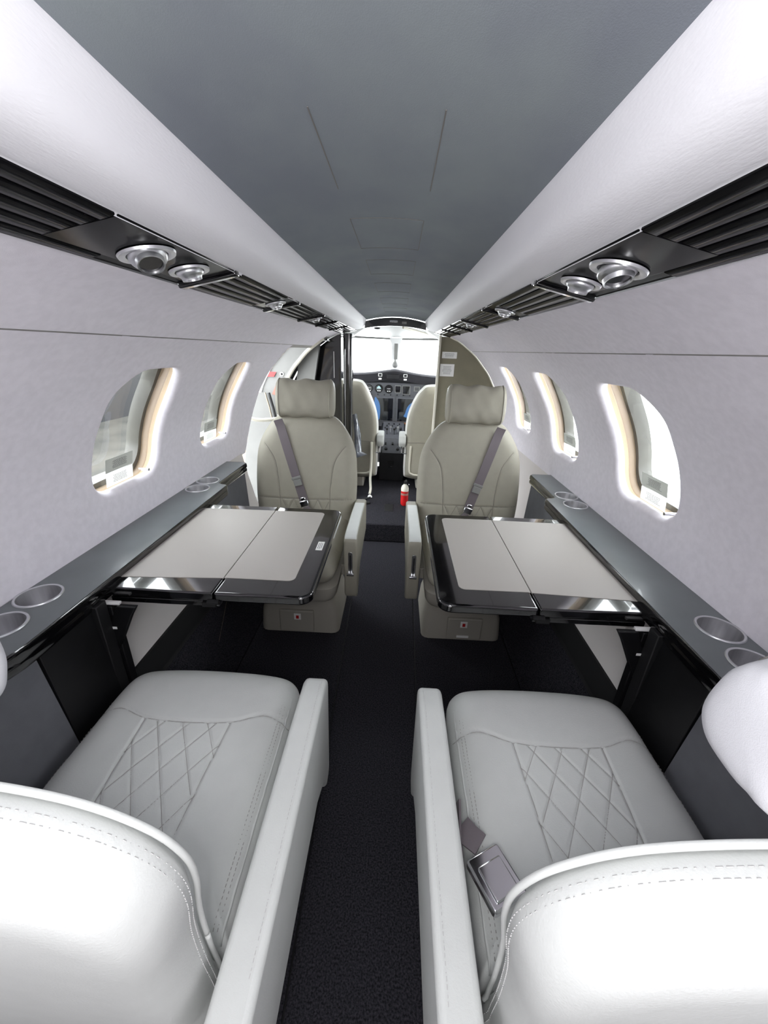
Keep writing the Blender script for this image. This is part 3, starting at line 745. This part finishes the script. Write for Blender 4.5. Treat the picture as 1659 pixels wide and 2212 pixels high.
    # belts
    def ribbon(name, pts, wdt, m, parent, wdir=None, tk=.0016):
        pts = [Vector(p) for p in pts]; rr = []
        for i, p in enumerate(pts):
            t = (pts[min(i + 1, len(pts) - 1)] - pts[max(i - 1, 0)]).normalized(); w_ = (wdir(i) if callable(wdir) else Vector(wdir)); w_ = (w_ - t * w_.dot(t)).normalized(); n_ = t.cross(w_)
            rr.append([tuple(p + w_ * wdt / 2 + n_ * tk), tuple(p - w_ * wdt / 2 + n_ * tk), tuple(p - w_ * wdt / 2 - n_ * tk), tuple(p + w_ * wdt / 2 - n_ * tk)])
        b = MB(); b.loft(rr); return b.build(name, m, parent, smooth=True)
    if not near:
        # shoulder strap from the outboard shoulder to the buckle
        S0 = (-q * .118, H - .035); S1 = (q * .0, .135)
        kx = 1 if xv.x > 0 else -1
        pts = []
        for t in np.linspace(0, 1, 14):
            x = S0[0] + (S1[0] - S0[0]) * t; y = S0[1] + (S1[1] - S0[1]) * t
            pts.append(Tb @ Vector((kx * x, y, .052 + .006 * math.sin(t * pi) + (.012 if t < .05 else 0))))
        bl = ribbon('shoulder_belt', pts, .040, M['belt'], root, (1, 0, 0))
        d3 = (pts[-1] - pts[0]).normalized(); w3 = xv * kx; w3 = (w3 - d3 * w3.dot(d3)).normalized(); n3 = w3.cross(d3)
        if n3.y < 0: n3 = -n3; w3 = -w3
        Tk = frame(pts[-5], w3, -d3, n3)
        b = MB(); b.box((0, 0, .005), (.044, .012, .008), Tk); b.box((0, -.022, .006), (.036, .03, .008), Tk); b.build('belt_adjuster', M['grey'], bl, bevel=.002)
        Tk = frame(pts[-1] - d3 * -.004, w3, -d3, n3)
        b = MB(); b.box((0, 0, .010), (.040, .030, .012), Tk); b.box((0, .022, .008), (.022, .018, .006), Tk); b.build('buckle', M['chrome'], bl, bevel=.003)
        lp = [Tb @ Vector((q * kx * .0, .115, .060)), Tb @ Vector((q * kx * .08, .05, .085)), Tb @ Vector((q * kx * .17, .0, .08)), Tb @ Vector((q * kx * .21, -.03, .05))]
        ribbon('lap_belt', lp, .036, M['belt'], root, yv)
    else:
        # lap belt and buckle lying between cushion and arm
        if right:
            z0_ = .452
            bp = [(q * .222, -.20, .40), (q * .217, -.12, .45), (q * .208, -.06, .468), (q * .19, -.075, .474), (q * .165, -.11, .472)]
            ribbon('lap_belt', [(q * .222, -.235, .41), (q * .222, -.15, .435), (q * .221, -.06, .455), (q * .216, -.015, .462)], .03, M['belt'], root, (0.2, 0, 1))
            Tk = frame((q * .177, -.122, .468), Vector((.88, .45 * -q, .0)).normalized(), Vector((.45 * q, .88, 0)).normalized(), (0, 0, 1))
            b = MB(); b.prism(rrect(0, 0, .029, .033, .005, 3), .0, .015, Tk); bk_ = b.build('buckle', M['chrome'], root, bevel=.003)
            b = MB(); b.prism(rrect(0, -.004, .020, .022, .003, 3), .013, .018, Tk); b.build('buckle_flap', M['chrome'], bk_, bevel=.002)
            ribbon('lap_belt', [(q * .214, -.05, .462), (q * .205, -.068, .472), (q * .190, -.08, .473)], .034, M['belt'], root, (0.3, 1, 0))
        else:
            ribbon('lap_belt', [(q * .222, -.235, .41), (q * .222, -.17, .43), (q * .219, -.12, .445), (q * .214, -.09, .452)], .03, M['belt'], root, (0.2, 0, 1))
    return root
XS = .378
make_seat((-XS + .008, .45, 0), 0, 1, True, 'ivory leather seat at lower left, seen over its back, facing forward', False)
make_seat((XS, .44, 0), 0, -1, True, 'ivory leather seat at lower right with chrome buckle beside its armrest', True)
make_seat((-XS, 1.47, 0), pi, -1, False, 'ivory leather seat in shade-darkened tone, facing aft beyond the left table, beside the doorway', False)
make_seat((XS, 1.47, 0), pi, 1, False, 'ivory leather seat in shade-darkened tone, facing aft beyond the right table', True)

# ------------------------------------------------------------------ forward bulkheads, closet, door
def arch_poly(x0, z0, s=1, off=0, zmin=.73, ztop=1.262):
    pts = [(s * x0, z0), (s * x0, 1.262)]
    for z in np.linspace(1.262, zmin, 24): pts.append((s * (sec(z) + off), z))
    pts.append((s * (.74 + off), z0)); return pts
TY = Matrix(((1, 0, 0, 0), (0, 0, 1, 0), (0, 1, 0, 0), (0, 0, 0, 1)))     # prism xy -> xz, height -> y
rb = MB().prism(arch_poly(.298, .12, 1, .004), 2.79, 2.83, TY).build('wall_front', M['tan'], bevel=.003); tag(rb, kind='structure')
rb['label'] = 'beige fabric bulkhead at the front right of the cabin'
box('edge_post', (.296, 2.80, .70), (.014, .05, 1.14), M['ivory'], rb, .004)
# arch bead around the bulkhead edge
MB().tube([(sec(z) - .004, 2.785, z) for z in np.linspace(1.26, .75, 24)], .005, 8).build('edge_bead', M['ivory'], rb, smooth='all')
for (nm, x, z, wd, ht, rows, lab) in (('instruction_placard', .365, 1.152, .098, .040, 4, 'clear'), ('instruction_placard', .357, 1.058, .094, .078, 7, 'white')):
    T = frame((x, 2.7885, z), (1, 0, 0), (0, 0, 1), (0, -1, 0))
    o = label_plate(nm, None, T, wd, ht, M['label'], rows, name2='printed_lines', margin=.16)
    tag(o, 'smaller horizontal placard, upper one on the beige bulkhead' if rows == 4 else 'tall white two-part placard, lower one on the beige bulkhead', 'placard')

cl = empty('forward_closet', (-.45, 2.76, .12)); tag(cl, 'tall glossy black closet forward of the doorway on the left', 'closet'); inv = Matrix.Translation((.45, -2.76, -.12))
def CB(b, name, m, par=None, **k):
    o = b.build(name, m, **k); o.parent = par or cl
    if not par: o.matrix_parent_inverse = inv
    return o
poly = [(-.352, .12), (-.352, 1.258)] + [(-sec(z) + .012, z) for z in np.linspace(1.25, .75, 20)] + [(-.73, .12)]
CB(MB().prism(poly, 2.76, 2.90, TY), 'body', M['gloss'], bevel=.002)
b = MB(); b.loft([[(x, y, z) for x, y in rrect(-.308, 2.80, .030, .055, .018, 4)] for z in (.12, 1.262)]); CB(b, 'corner_post', M['gloss'], smooth=True)
CB(MB().box((-.352, 2.742, .70), (.006, .012, 1.10)), 'door_gap', M['rubber'])
for x, z0, z1 in ((-.400, .985, 1.15), (-.334, .95, 1.13)):
    CB(MB().box((x, 2.744 if x > -.35 else 2.757, (z0 + z1) / 2), (.003, .004, z1 - z0)), 'vertical_handle', M['label'])
# closet papers / pouch hanging on the aisle side
pc = MB().loft([[(-.279, 2.80, .74), (-.255, 2.86, .74), (-.258, 2.86, .735)], [(-.265, 2.79, .60), (-.225, 2.84, .60), (-.228, 2.845, .60)], [(-.262, 2.78, .47), (-.215, 2.82, .47), (-.218, 2.825, .47)], [(-.255, 2.775, .43), (-.17, 2.80, .455), (-.173, 2.805, .455)]]).build('clear_plastic_sleeve', M['sleeve'], smooth='all')
tag(pc, 'dark shiny plastic sleeve hanging beside the left pilot seat', 'sleeve')

# header across the aisle
hp = [(x, z) for x, z in ceil_prof(16, 1.335, 1.362, .198)]
poly = hp + [(x, z - .042) for x, z in reversed(ceil_prof(16, 1.336, 1.356, .198))]
hd = MB().prism(poly, 2.745, 2.79, TY).build('trim_3', M['gloss'], bevel=.003); tag(hd, kind='structure')
T = frame((.055, 2.743, 1.333), (1, 0, 0), (0, 0, 1), (0, -1, 0)); MB().box((0, 0, 0), (.03, .014, .001), T).build('header_placard', M['grey'], hd)
MB().box((-.012, 2.742, 1.340), (.05, .006, .012)).build('header_latch', M['chrome'], hd, bevel=.002)

# doorway in the left wall
dr = empty('door_1', (-.70, 2.42, .6)); tag(dr, kind='structure'); dinv = Matrix.Translation((.70, -2.42, -.6))
def DB(b, name, m, **k):
    o = b.build(name, m, **k); o.parent = dr; o.matrix_parent_inverse = dinv; return o
zz = list(np.linspace(1.178, .66, 20)); LOWX = lambda z: sec(z) if z > .66 else float(np.interp(z, [.12, .335, .42, .55, .664], [.60, .662, .69, .72, .742]))
ye = lambda z: 2.10 if z > .9 else 2.10 - (.9 - z) ** 1.6 * 1.45
zl = list(np.linspace(1.178, .13, 34))
# aft jamb reveal
b = MB(); b.loft([[(-LOWX(z), ye(z), z) for z in zl], [(-LOWX(z) - .004, ye(z) + .006, z) for z in zl], [(-LOWX(z) - .055, ye(z) + .012, z) for z in zl]], closed=False, cap=False); DB(b, 'aft_jamb', M['liner'], smooth='all')
# forward jamb: ivory bead, grey strip, black seal, white frame band
for (nm, y, off, r, m) in (('ivory_bead', 2.60, .000, .012, 'ivory'), ('black_seal', 2.70, -.004, .010, 'rubber')):
    b = MB(); b.tube([(-LOWX(z) - off, y + .0, z) for z in np.linspace(1.225, .14, 40)], r, 10); DB(b, nm, M[m], smooth='all')
b = MB(); b.loft([[(-LOWX(z), y, z) for z in np.linspace(1.235, .13, 40)] for y in (2.61, 2.64, 2.76)], closed=False, cap=False); DB(b, 'forward_jamb', M['grey'], smooth='all')
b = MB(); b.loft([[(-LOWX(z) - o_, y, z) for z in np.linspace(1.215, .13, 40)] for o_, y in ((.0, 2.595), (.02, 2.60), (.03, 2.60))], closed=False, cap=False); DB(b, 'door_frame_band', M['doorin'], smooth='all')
# open entry door, swung forward against the outside of the fuselage, seen edge-on through the opening
od = empty('entry_door', (-.95, 2.75, .5)); tag(od, 'open white cabin entry door with a red stripe seen through the doorway', 'door'); oinv = Matrix.Translation((.95, -2.75, -.5))
def OB(b, name, m, par=None, **k):
    o = b.build(name, m, **k); o.parent = par or od
    if not par: o.matrix_parent_inverse = oinv
    return o
def dx(z): return LOWX(z) if z < 1.17 else sec(min(z, 1.26))
zs_ = np.linspace(1.23, .20, 40)
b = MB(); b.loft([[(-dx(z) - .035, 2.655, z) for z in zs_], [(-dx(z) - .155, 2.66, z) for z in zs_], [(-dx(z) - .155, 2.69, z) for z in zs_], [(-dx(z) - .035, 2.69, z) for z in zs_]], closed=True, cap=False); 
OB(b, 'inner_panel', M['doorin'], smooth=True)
b = MB(); b.loft([[(-dx(z) - .150, 2.650, z) for z in zs_], [(-dx(z) - .24, 2.66, z) for z in zs_], [(-dx(z) - .24, 2.70, z) for z in zs_]], closed=False, cap=False); OB(b, 'outer_skin', M['white'], smooth=True)
b = MB(); b.loft([[(-dx(z) - .105, 2.648, z) for z in (1.015, 1.0, .985)], [(-dx(z) - .235, 2.657, z) for z in (1.015, 1.0, .985)]], closed=False, cap=False); OB(b, 'red_stripe', M['red'])
Th = frame((-.725, 2.652, 1.003), (1, 0, 0), (0, 0, 1), (0, -1, 0)); b = MB(); b.lathe([(.008, 0), (.008, .003), (.013, .003), (.014, 0)], 20, Th); OB(b, 'latch_ring', M['cast'], smooth=True)
b = MB(); b.lathe([(1e-5, .0015), (.008, .001), (.008, 0)], 20, Th); OB(b, 'latch_hole', M['rubber'])
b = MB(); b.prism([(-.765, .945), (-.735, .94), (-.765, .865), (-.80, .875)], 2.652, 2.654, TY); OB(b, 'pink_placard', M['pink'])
# lower door part hanging outside with arc seal and latches
b = MB(); arc = [(-.86, .90), (-.80, .905), (-.755, .80), (-.735, .68), (-.735, .52), (-.76, .38), (-.80, .22), (-.95, .20), (-.95, .90)]
def arcx(z): return float(np.interp(z, [.2, .38, .52, .68, .80, .90], [-.79, -.755, -.735, -.735, -.752, -.775]))
ys_ = 2.50
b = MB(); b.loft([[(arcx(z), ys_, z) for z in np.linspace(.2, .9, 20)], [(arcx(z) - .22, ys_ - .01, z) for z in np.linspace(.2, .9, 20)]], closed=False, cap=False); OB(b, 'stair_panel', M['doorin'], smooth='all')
b = MB(); b.tube([(arcx(z) + .004, ys_ - .004, z) for z in np.linspace(.2, .9, 24)], .009, 8); OB(b, 'stair_seal', M['rubber'], smooth='all')
b = MB(); b.tube([(arcx(z) - .02, ys_ - .006, z) for z in np.linspace(.2, .9, 24)], .003, 8); OB(b, 'stair_trim', M['liner'], smooth='all')
for z in (.60, .45, .32):
    b = MB(); b.box((arcx(z) - .004, ys_ - .012, z), (.022, .016, .034)); b.tube([(arcx(z) - .004, ys_ - .02, z + .01), (arcx(z) - .004, ys_ - .03, z + .01)], .008, 10); OB(b, 'latch', M['satin'], bevel=.002)
# curved ivory hand strap
hs = MB().tube(catmull([(-.86, 2.26, .80), (-.80, 2.30, .765), (-.72, 2.38, .757), (-.68, 2.45, .763), (-.655, 2.52, .80), (-.655, 2.58, .85)], 6, False), .011, 10).build('hand_rail', M['ivory'], smooth='all'); tag(hs, 'curved ivory hand rail across the doorway beside the left aft-facing seat', 'hand rail')
# small bright fitting high on the closet arch
ft = MB().box((-.44, 2.66, 1.212), (.06, .02, .006)).build('door_light', M['cast'], dr, bevel=.001); ft.matrix_parent_inverse = dinv

# ------------------------------------------------------------------ cockpit
# overhead liner
def ov(y): t = (y - 2.79) / .93; return 1.318 - .045 * t
b = MB(); b.loft([[(x * (1 + .9 * t), 2.79 + .93 * t, 1.318 - .045 * t + (.02 - .018 * t) * (1 - (x / .2) ** 2) - (.018 if abs(x) > .17 else 0) * (1 - t)) for x in np.linspace(-.2, .2, 17)] for t in np.linspace(0, 1, 10)], closed=False, cap=False)
co_ = b.build('trim_4', M['overhead'], smooth='all'); tag(co_, kind='structure'); co_['label'] = 'white overhead liner of the cockpit'
T = frame((-.13, 3.0, 1.312), (1, 0, 0), (0, 1, -.05), (0, -.05, -1)); b = MB(); b.lathe([(1e-5, .010), (.016, .008), (.020, .004), (.022, 0)], 20, T); b.build('cockpit_air_vent', M['rubber'], co_, smooth=True)
b = MB(); b.tube([(.05, 2.85, 1.312), (.22, 3.2, 1.292), (.30, 3.5, 1.282)], .008, 8); b.build('overhead_rail', M['ivory'], co_, smooth=True)
b = MB(); b.tube([(-.38, 3.7, 1.266), (0, 3.72, 1.262), (.38, 3.7, 1.268)], .008, 8); b.build('windshield_header', M['grey'], co_, smooth=True)
# cockpit side walls and lower shell
cw = MB(); 
for s in (-1, 1):
    cw.box((s * .56, 3.465, .50), (.04, 1.07, .86)); 
cw.box((0, 4.02, .50), (1.15, .04, .86))
cw = cw.build('wall_cockpit', M['dark']); tag(cw, kind='structure')
# closing panels beside the aisle opening above closet / bulkhead are given by the arches; roof of the cockpit
for s in (-1, 1):
    MB().loft([[(s * .20, 2.80, 1.30), (s * .37, 3.72, 1.268)], [(s * .50, 2.80, 1.262), (s * .52, 3.72, 1.18)]], closed=False, cap=False).build('roof_side', M['overhead'], co_)
    MB().tube([(s * .50, 3.70, .93), (s * .46, 3.70, 1.28)], .02, 8).build('windshield_side_post', M['grey'], co_, smooth=True)
# centre post, compass
cp = MB(); cp.loft([[(x, y + 3.78 - (z - 1.0) * .2, z) for x, y in rrect(0, 0, hw, .02, .01, 3)] for z, hw in ((.99, .034), (1.10, .036), (1.22, .040), (1.268, .060))])
cp = cp.build('windshield_post', M['white'], smooth=True); tag(cp, 'white centre post between the two bright windshield panes', 'post')
MB().box((0.003, 3.715, 1.16), (.030, .01, .13)).build('post_channel', M['grey'], cp, bevel=.003)
cm = MB().lathe([(1e-5, -.030), (.012, -.028), (.023, -.016), (.026, 0), (.023, .014), (.012, .027), (.007, .04)], 24, Matrix.Translation((0, 3.70, 1.055))).build('magnetic_compass', M['grey'], smooth='all'); tag(cm, 'round dark magnetic compass hanging on the windshield centre post', 'compass')
for s in (-1, 1):
    wd = MB(); wd.loft([[(s * .04, 3.80, 1.0), (s * .04, 3.73, 1.27)], [(s * .48, 3.74, .96), (s * .46, 3.70, 1.27)]], closed=False, cap=False)
    o = wd.build('window_%d' % (6 if s < 0 else 7), M['pane']); tag(o, kind='structure')
# glareshield
prof = [(3.60, -.030), (3.585, -.015), (3.60, -.002), (3.66, .0), (3.95, -.02), (3.95, -.10), (3.64, -.085)]
def gz(x): return .995 + .022 * math.exp(-(x / .16) ** 2) - .018 * min(1, abs(x) / .35)
b = MB(); b.loft([[(x, y, gz(x) + z) for y, z in prof] for x in np.linspace(-.53, .53, 33)])
gs = b.build('glareshield', M['glare'], smooth=True); tag(gs, 'dark grey padded glareshield below the windshield', 'glareshield')
for x in (-.125, .095):
    T = frame((x, 3.583, .968), (1, 0, 0), (0, .1, .99), (0, -.99, .1))
    a = MB().box((0, 0, 0), (.034, .026, .006), T).build('annunciator_button', M['label'], gs, bevel=.002); MB().box((0, 0, .003), (.024, .018, .003), T).build('button_face', M['dark'], a)
    MB().box((0, -.032, 0), (.026, .014, .006), T).build('annunciator_button', M['label'], gs, bevel=.001)
MB().box((-.012, 3.592, .957), (.11, .02, .04)).build('glareshield_panel', M['dark'], gs, bevel=.004)
# instrument panel
ip = empty('instrument_panel', (0, 3.66, .72)); tag(ip, 'grey instrument panel with round gauges and flight displays', 'instrument panel'); iinv = Matrix.Translation((0, -3.66, -.72))
def IB(b, name, m, par=None, **k):
    o = b.build(name, m, **k); o.parent = par or ip
    if not par: o.matrix_parent_inverse = iinv
    return o
IB(MB().box((0, 3.69, .705), (1.08, .04, .39)), 'fascia', M['panel'], bevel=.004)
def IT(x, z): return frame((x, 3.668, z), (1, 0, 0), (0, 0, 1), (0, -1, 0))
for x, z, r in ((-.137, .846, .034), (-.048, .844, .034), (-.225, .846, .030)):
    b = MB(); b.lathe([(r * .82, 0), (r * .84, .005), (r, .006), (r * 1.08, .002), (r * 1.08, 0)], 28, IT(x, z)); g = IB(b, 'gauge_bezel', M['satin'], smooth=True)
    IB(MB().lathe([(1e-5, .002), (r * .83, .002), (r * .83, 0)], 28, IT(x, z)), 'gauge_face', M['screen'])
    b = MB()
    if x < -.1 and x > -.2: b.prism([(-.020, .0), (.020, .0), (.012, .014), (0, .024), (-.012, .014)], .0025, .0035, IT(x, z)); IB(b, 'gauge_horizon', M['cyan'])
    b = MB(); b.box((0, .004, .003), (.032, .003, .001), IT(x, z)); b.box((-.008, -.018, .003), (.010, .008, .001), IT(x, z)); b.box((.010, -.018, .003), (.010, .008, .001), IT(x, z)); IB(b, 'gauge_marks', M['label'])
for x, z, w_, h_, nm in ((.035, .855, .045, .036, 'switch_block'), (.035, .826, .04, .014, 'switch_block'), (.110, .842, .062, .066, 'standby_display'), (.205, .855, .04, .03, 'switch_block')):
    IB(MB().prism(rrect(0, 0, w_ / 2 + .006, h_ / 2 + .006, .004, 2), 0, .004, IT(x, z)), nm + '_bezel', M['grey'], bevel=.001)
    IB(MB().prism(rrect(0, 0, w_ / 2, h_ / 2, .002, 2), .004, .005, IT(x, z)), nm, M['screen'])
for x in (-.09, .125, -.33, .36):
    hw = .085
    IB(MB().prism(rrect(0, 0, hw + .012, .112, .008, 3), 0, .006, IT(x, .665)), 'display_bezel', M['panel'], bevel=.002)
    IB(MB().prism(rrect(0, 0, hw, .100, .003, 2), .006, .008, IT(x, .665)), 'flight_display', M['screen'])
b = MB(); b.prism(catmull([(-.083, -.095), (-.04, -.095), (-.03, -.03), (-.035, .04), (-.055, .085), (-.083, .097)], 4), .008, .0088, IT(-.09, .665)); IB(b, 'blue_display_area', M['skyblue'])
b = MB(); b.prism(catmull([(.085, .08), (.045, .07), (.005, .03), (-.015, -.03), (-.02, -.06), (.085, -.07)], 4), .008, .0088, IT(.125, .665)); IB(b, 'blue_display_area', M['skyblue'])
IB(MB().box((.11, 3.655, .545), (.17, .012, .016)), 'knob_rail', M['copper'], bevel=.002)
b = MB()
for k in range(9): b.lathe([(1e-5, .010), (.005, .010), (.006, 0)], 10, IT(-.26 + .058 * k, .795))
tag(IB(b, 'panel_screws', M['satin']), kind='stuff')
# centre pedestal
pd = empty('centre_pedestal', (0, 3.4, .2)); tag(pd, 'centre pedestal with levers and switches between the pilot seats', 'pedestal'); pinv = Matrix.Translation((0, -3.4, -.2))
def DBp(b, name, m, **k):
    o = b.build(name, m, **k); o.parent = pd; o.matrix_parent_inverse = pinv; return o
TX = Matrix(((0, 0, 1, 0), (1, 0, 0, 0), (0, 1, 0, 0), (0, 0, 0, 1)))
DBp(MB().prism([(3.24, .12), (3.24, .355), (3.33, .455), (3.65, .545), (3.65, .12)], -.10, .115, TX), 'housing', M['dark'], bevel=.006)
DBp(MB().prism([(3.236, .362), (3.238, .370), (3.325, .464), (3.33, .458)], -.078, .098, TX), 'switch_panel', M['panel'], bevel=.001)
DBp(MB().prism([(3.332, .460), (3.335, .467), (3.645, .556), (3.648, .548)], -.085, .105, TX), 'throttle_panel', M['panel'], bevel=.001)
Tsw = lambda x, y, z: frame((x, y, z), (1, 0, 0), (0, .74, .67), (0, -.67, .74))
for x in (-.05, .01, .065): DBp(MB().box((0, 0, .008), (.014, .020, .016), Tsw(x, 3.292, .428)), 'rocker_switch', M['rubber'], bevel=.002)
for x in (-.045, .055): DBp(MB().lathe([(1e-5, .016), (.010, .016), (.013, 0)], 14, Tsw(x, 3.258, .392)), 'trim_knob', M['rubber'], smooth=True)
for k, x in enumerate((-.045, -.015, .02, .05, .075)):
    yy = 3.41 + .04 * (k % 2); zb = .466 + (yy - 3.335) * .28
    b = MB(); b.tube([(x, yy, zb), (x, yy + .01, zb + .04)], .003, 6); b.box((x, yy + .012, zb + .045), (.02, .018, .014)); DBp(b, 'lever', M['cast'] if k % 2 else M['rubber'], bevel=.002)
b = MB(); 
for k in range(10):
    x = -.065 + .016 * k; yy = 3.52 + .04 * (k % 3); b.box((x, yy, .474 + (yy - 3.335) * .28 - .005), (.010, .012, .02))
tag(DBp(b, 'small_switches', M['rubber']), kind='stuff')
DBp(MB().box((.0, 3.236, .28), (.05, .004, .035)), 'handle_plate', M['satin'], bevel=.001)
DBp(MB().tube([(-.02, 3.235, .245), (-.005, 3.225, .25), (.012, 3.235, .245)], .005, 8), 'chrome_clip', M['chrome'])

# pilot seats
def pilot_seat(s, side):
    root = empty('pilot_seat', (s * .325, 3.15, .12)); tag(root, '%s pilot seat, beige back edged with white sheepskin' % side, 'seat', 'pilot seats')
    q = -s
    T = frame((0, -.10 + 0, .06), (1, 0, 0), (0, .02, .9998), (0, -.9998, .02))
    H = .765 if s < 0 else .745; W = .205
    ol = catmull([(-W, .08), (-W, .30), (-W, .45), (-W + .02, .56), (-W + .06, .66), (-W + .10, H - .03), (-.06, H), (.06, H), (W - .10, H - .03), (W - .06, .66), (W - .02, .56), (W, .45), (W, .30), (W, .08), (W - .03, .03), (0, .02), (-W + .03, .03)], 5)
    pad('backrest', ol, T, M['leather2'], root, top=.03, bot=.03, nr=12, edge=.2)
    T2 = frame((0, -.055, .06), (1, 0, 0), (0, .02, .9998), (0, -.9998, .02))
    fl_ = [(x * 1.06, .35 + (y - .35) * 1.03) for x, y in ol]
    pad('sheepskin_cover', fl_, T2, M['fleece'], root, top=.02, bot=.055, nr=10, edge=.25)
    b = MB(); b.loft([[(x, y, z) for x, y in rrect(0, .12, .20, .21, .05, 3)] for z in (.20, .23, .31, .33)]); b.build('seat_cushion', M['fleece'], root, smooth=True)
    b = MB(); b.box((q * .06, .0, .10), (.10, .2, .20)); b.build('seat_leg', M['shell'], root, bevel=.01)
    b = MB(); b.tube(catmull([(q * .17, -.13, .36), (q * .172, -.13, .17), (q * .15, -.135, .135), (q * .10, -.135, .125), (-q * .1, -.135, .125)], 5, False), .008, 8); b.build('frame_tube', M['ivory'], root, smooth='all')
    b = MB(); b.tube([(-.202, -.131, .385), (0, -.136, .392), (.202, -.131, .385)], .0015, 6); b.build('back_seam', M['seam'], root)
    b = MB(); b.prism([(-.12, .44), (.06, .44), (.075, .42), (.06, .36), (.0, .33), (-.10, .34), (-.13, .38)], min(q * .21, q * .265), max(q * .21, q * .265), TX); b.build('armrest', M['leather'], root, bevel=.012, seg=3)
    b = MB(); b.tube([(q * .20, -.14, .30), (q * .235, -.14, .30)], .004, 8); b.tube([(q * .235, -.14, .30), (q * .24, -.10, .35)], .010, 8); b.build('recline_lever', M['chrome'], root, smooth=True)
    return root
pilot_seat(-1, 'left'); pilot_seat(1, 'right')
# extinguisher
ex = empty('fire_extinguisher', (.116, 2.66, .12)); tag(ex, 'small red fire extinguisher standing on the floor at the aisle end', 'fire extinguisher')
MB().lathe([(1e-5, .0), (.018, .002), (.026, .012), (.0275, .03), (.0275, .115)], 24).build('cylinder', M['red'], ex, smooth=True)
MB().lathe([(.0275, .115), (.0275, .135), (.022, .152), (.012, .160), (.010, .168)], 24).build('collar', M['ivory'], ex, smooth=True)
b = MB(); b.box((0, 0, .178), (.018, .022, .022)); b.box((.006, -.012, .192), (.012, .05, .006)); b.box((.006, -.014, .178), (.012, .04, .005)); b.build('valve', M['rubber'], ex, bevel=.002)
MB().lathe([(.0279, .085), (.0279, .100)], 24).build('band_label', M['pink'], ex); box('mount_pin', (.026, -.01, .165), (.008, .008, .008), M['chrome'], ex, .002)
# crew harness heap on the floor
hn = MB().tube(catmull([(-.155, 3.02, .50), (-.15, 2.96, .36), (-.152, 2.90, .24), (-.145, 2.86, .17), (-.15, 2.83, .135)], 5, False), .010, 8).build('crew_belt', M['ivory'], smooth='all'); tag(hn, 'loose cream belt strap hanging to the floor beside the left pilot seat', 'belt')
MB().lathe([(1e-5, .018), (.010, .016), (.016, .008), (.018, 0)], 14, Matrix.Translation((-.145, 2.80, .122))).build('buckle_head', M['label'], hn, smooth='all')
hb = MB().tube(catmull([(-.14, 2.78, .127), (-.17, 2.75, .127), (-.20, 2.72, .127), (-.17, 2.69, .127), (-.14, 2.66, .127), (-.19, 2.64, .127), (-.22, 2.62, .127)], 5, False), .007, 6).build('belt_webbing_loop', M['satin'], smooth='all'); tag(hb, 'dark crumpled webbing lying on the vestibule carpet by the left pilot seat', 'belt')

# ------------------------------------------------------------------ aft closing wall (behind the camera) and outside
aw = MB().box((0, YB - .02, .65), (1.7, .03, 1.5)).build('wall_back', M['lower']); tag(aw, kind='structure')
gr = MB().box((0, 10, -.95), (160, 160, .1)).build('ground', M['tarmac']); tag(gr, kind='structure')
hg = empty('hangar', (-14, 16, -.9)); tag(hg, 'grey hangar building outside, seen through the left windows', 'building')
MB().box((0, 0, 2.4), (12, 22, 4.8)).build('hangar_wall', M['hangar'], hg)
b = MB(); b.prism([(-6.2, 4.8), (6.2, 4.8), (0, 6.4)], -11.2, 11.2, TY); b.build('roof', M['grey'], hg)
b = MB(); b.box((6.05, -3, 1.7), (.1, 6, 3.4)); b.build('hangar_door', M['dark'], hg)
ap = MB().box((-6.3, 7, -.895), (9.6, 30, .02)).build('asphalt_apron', mat('asphalt', (66, 64, 59), .9, rgb2=(42, 41, 38), nscale=1.2)); tag(ap, kind='structure')
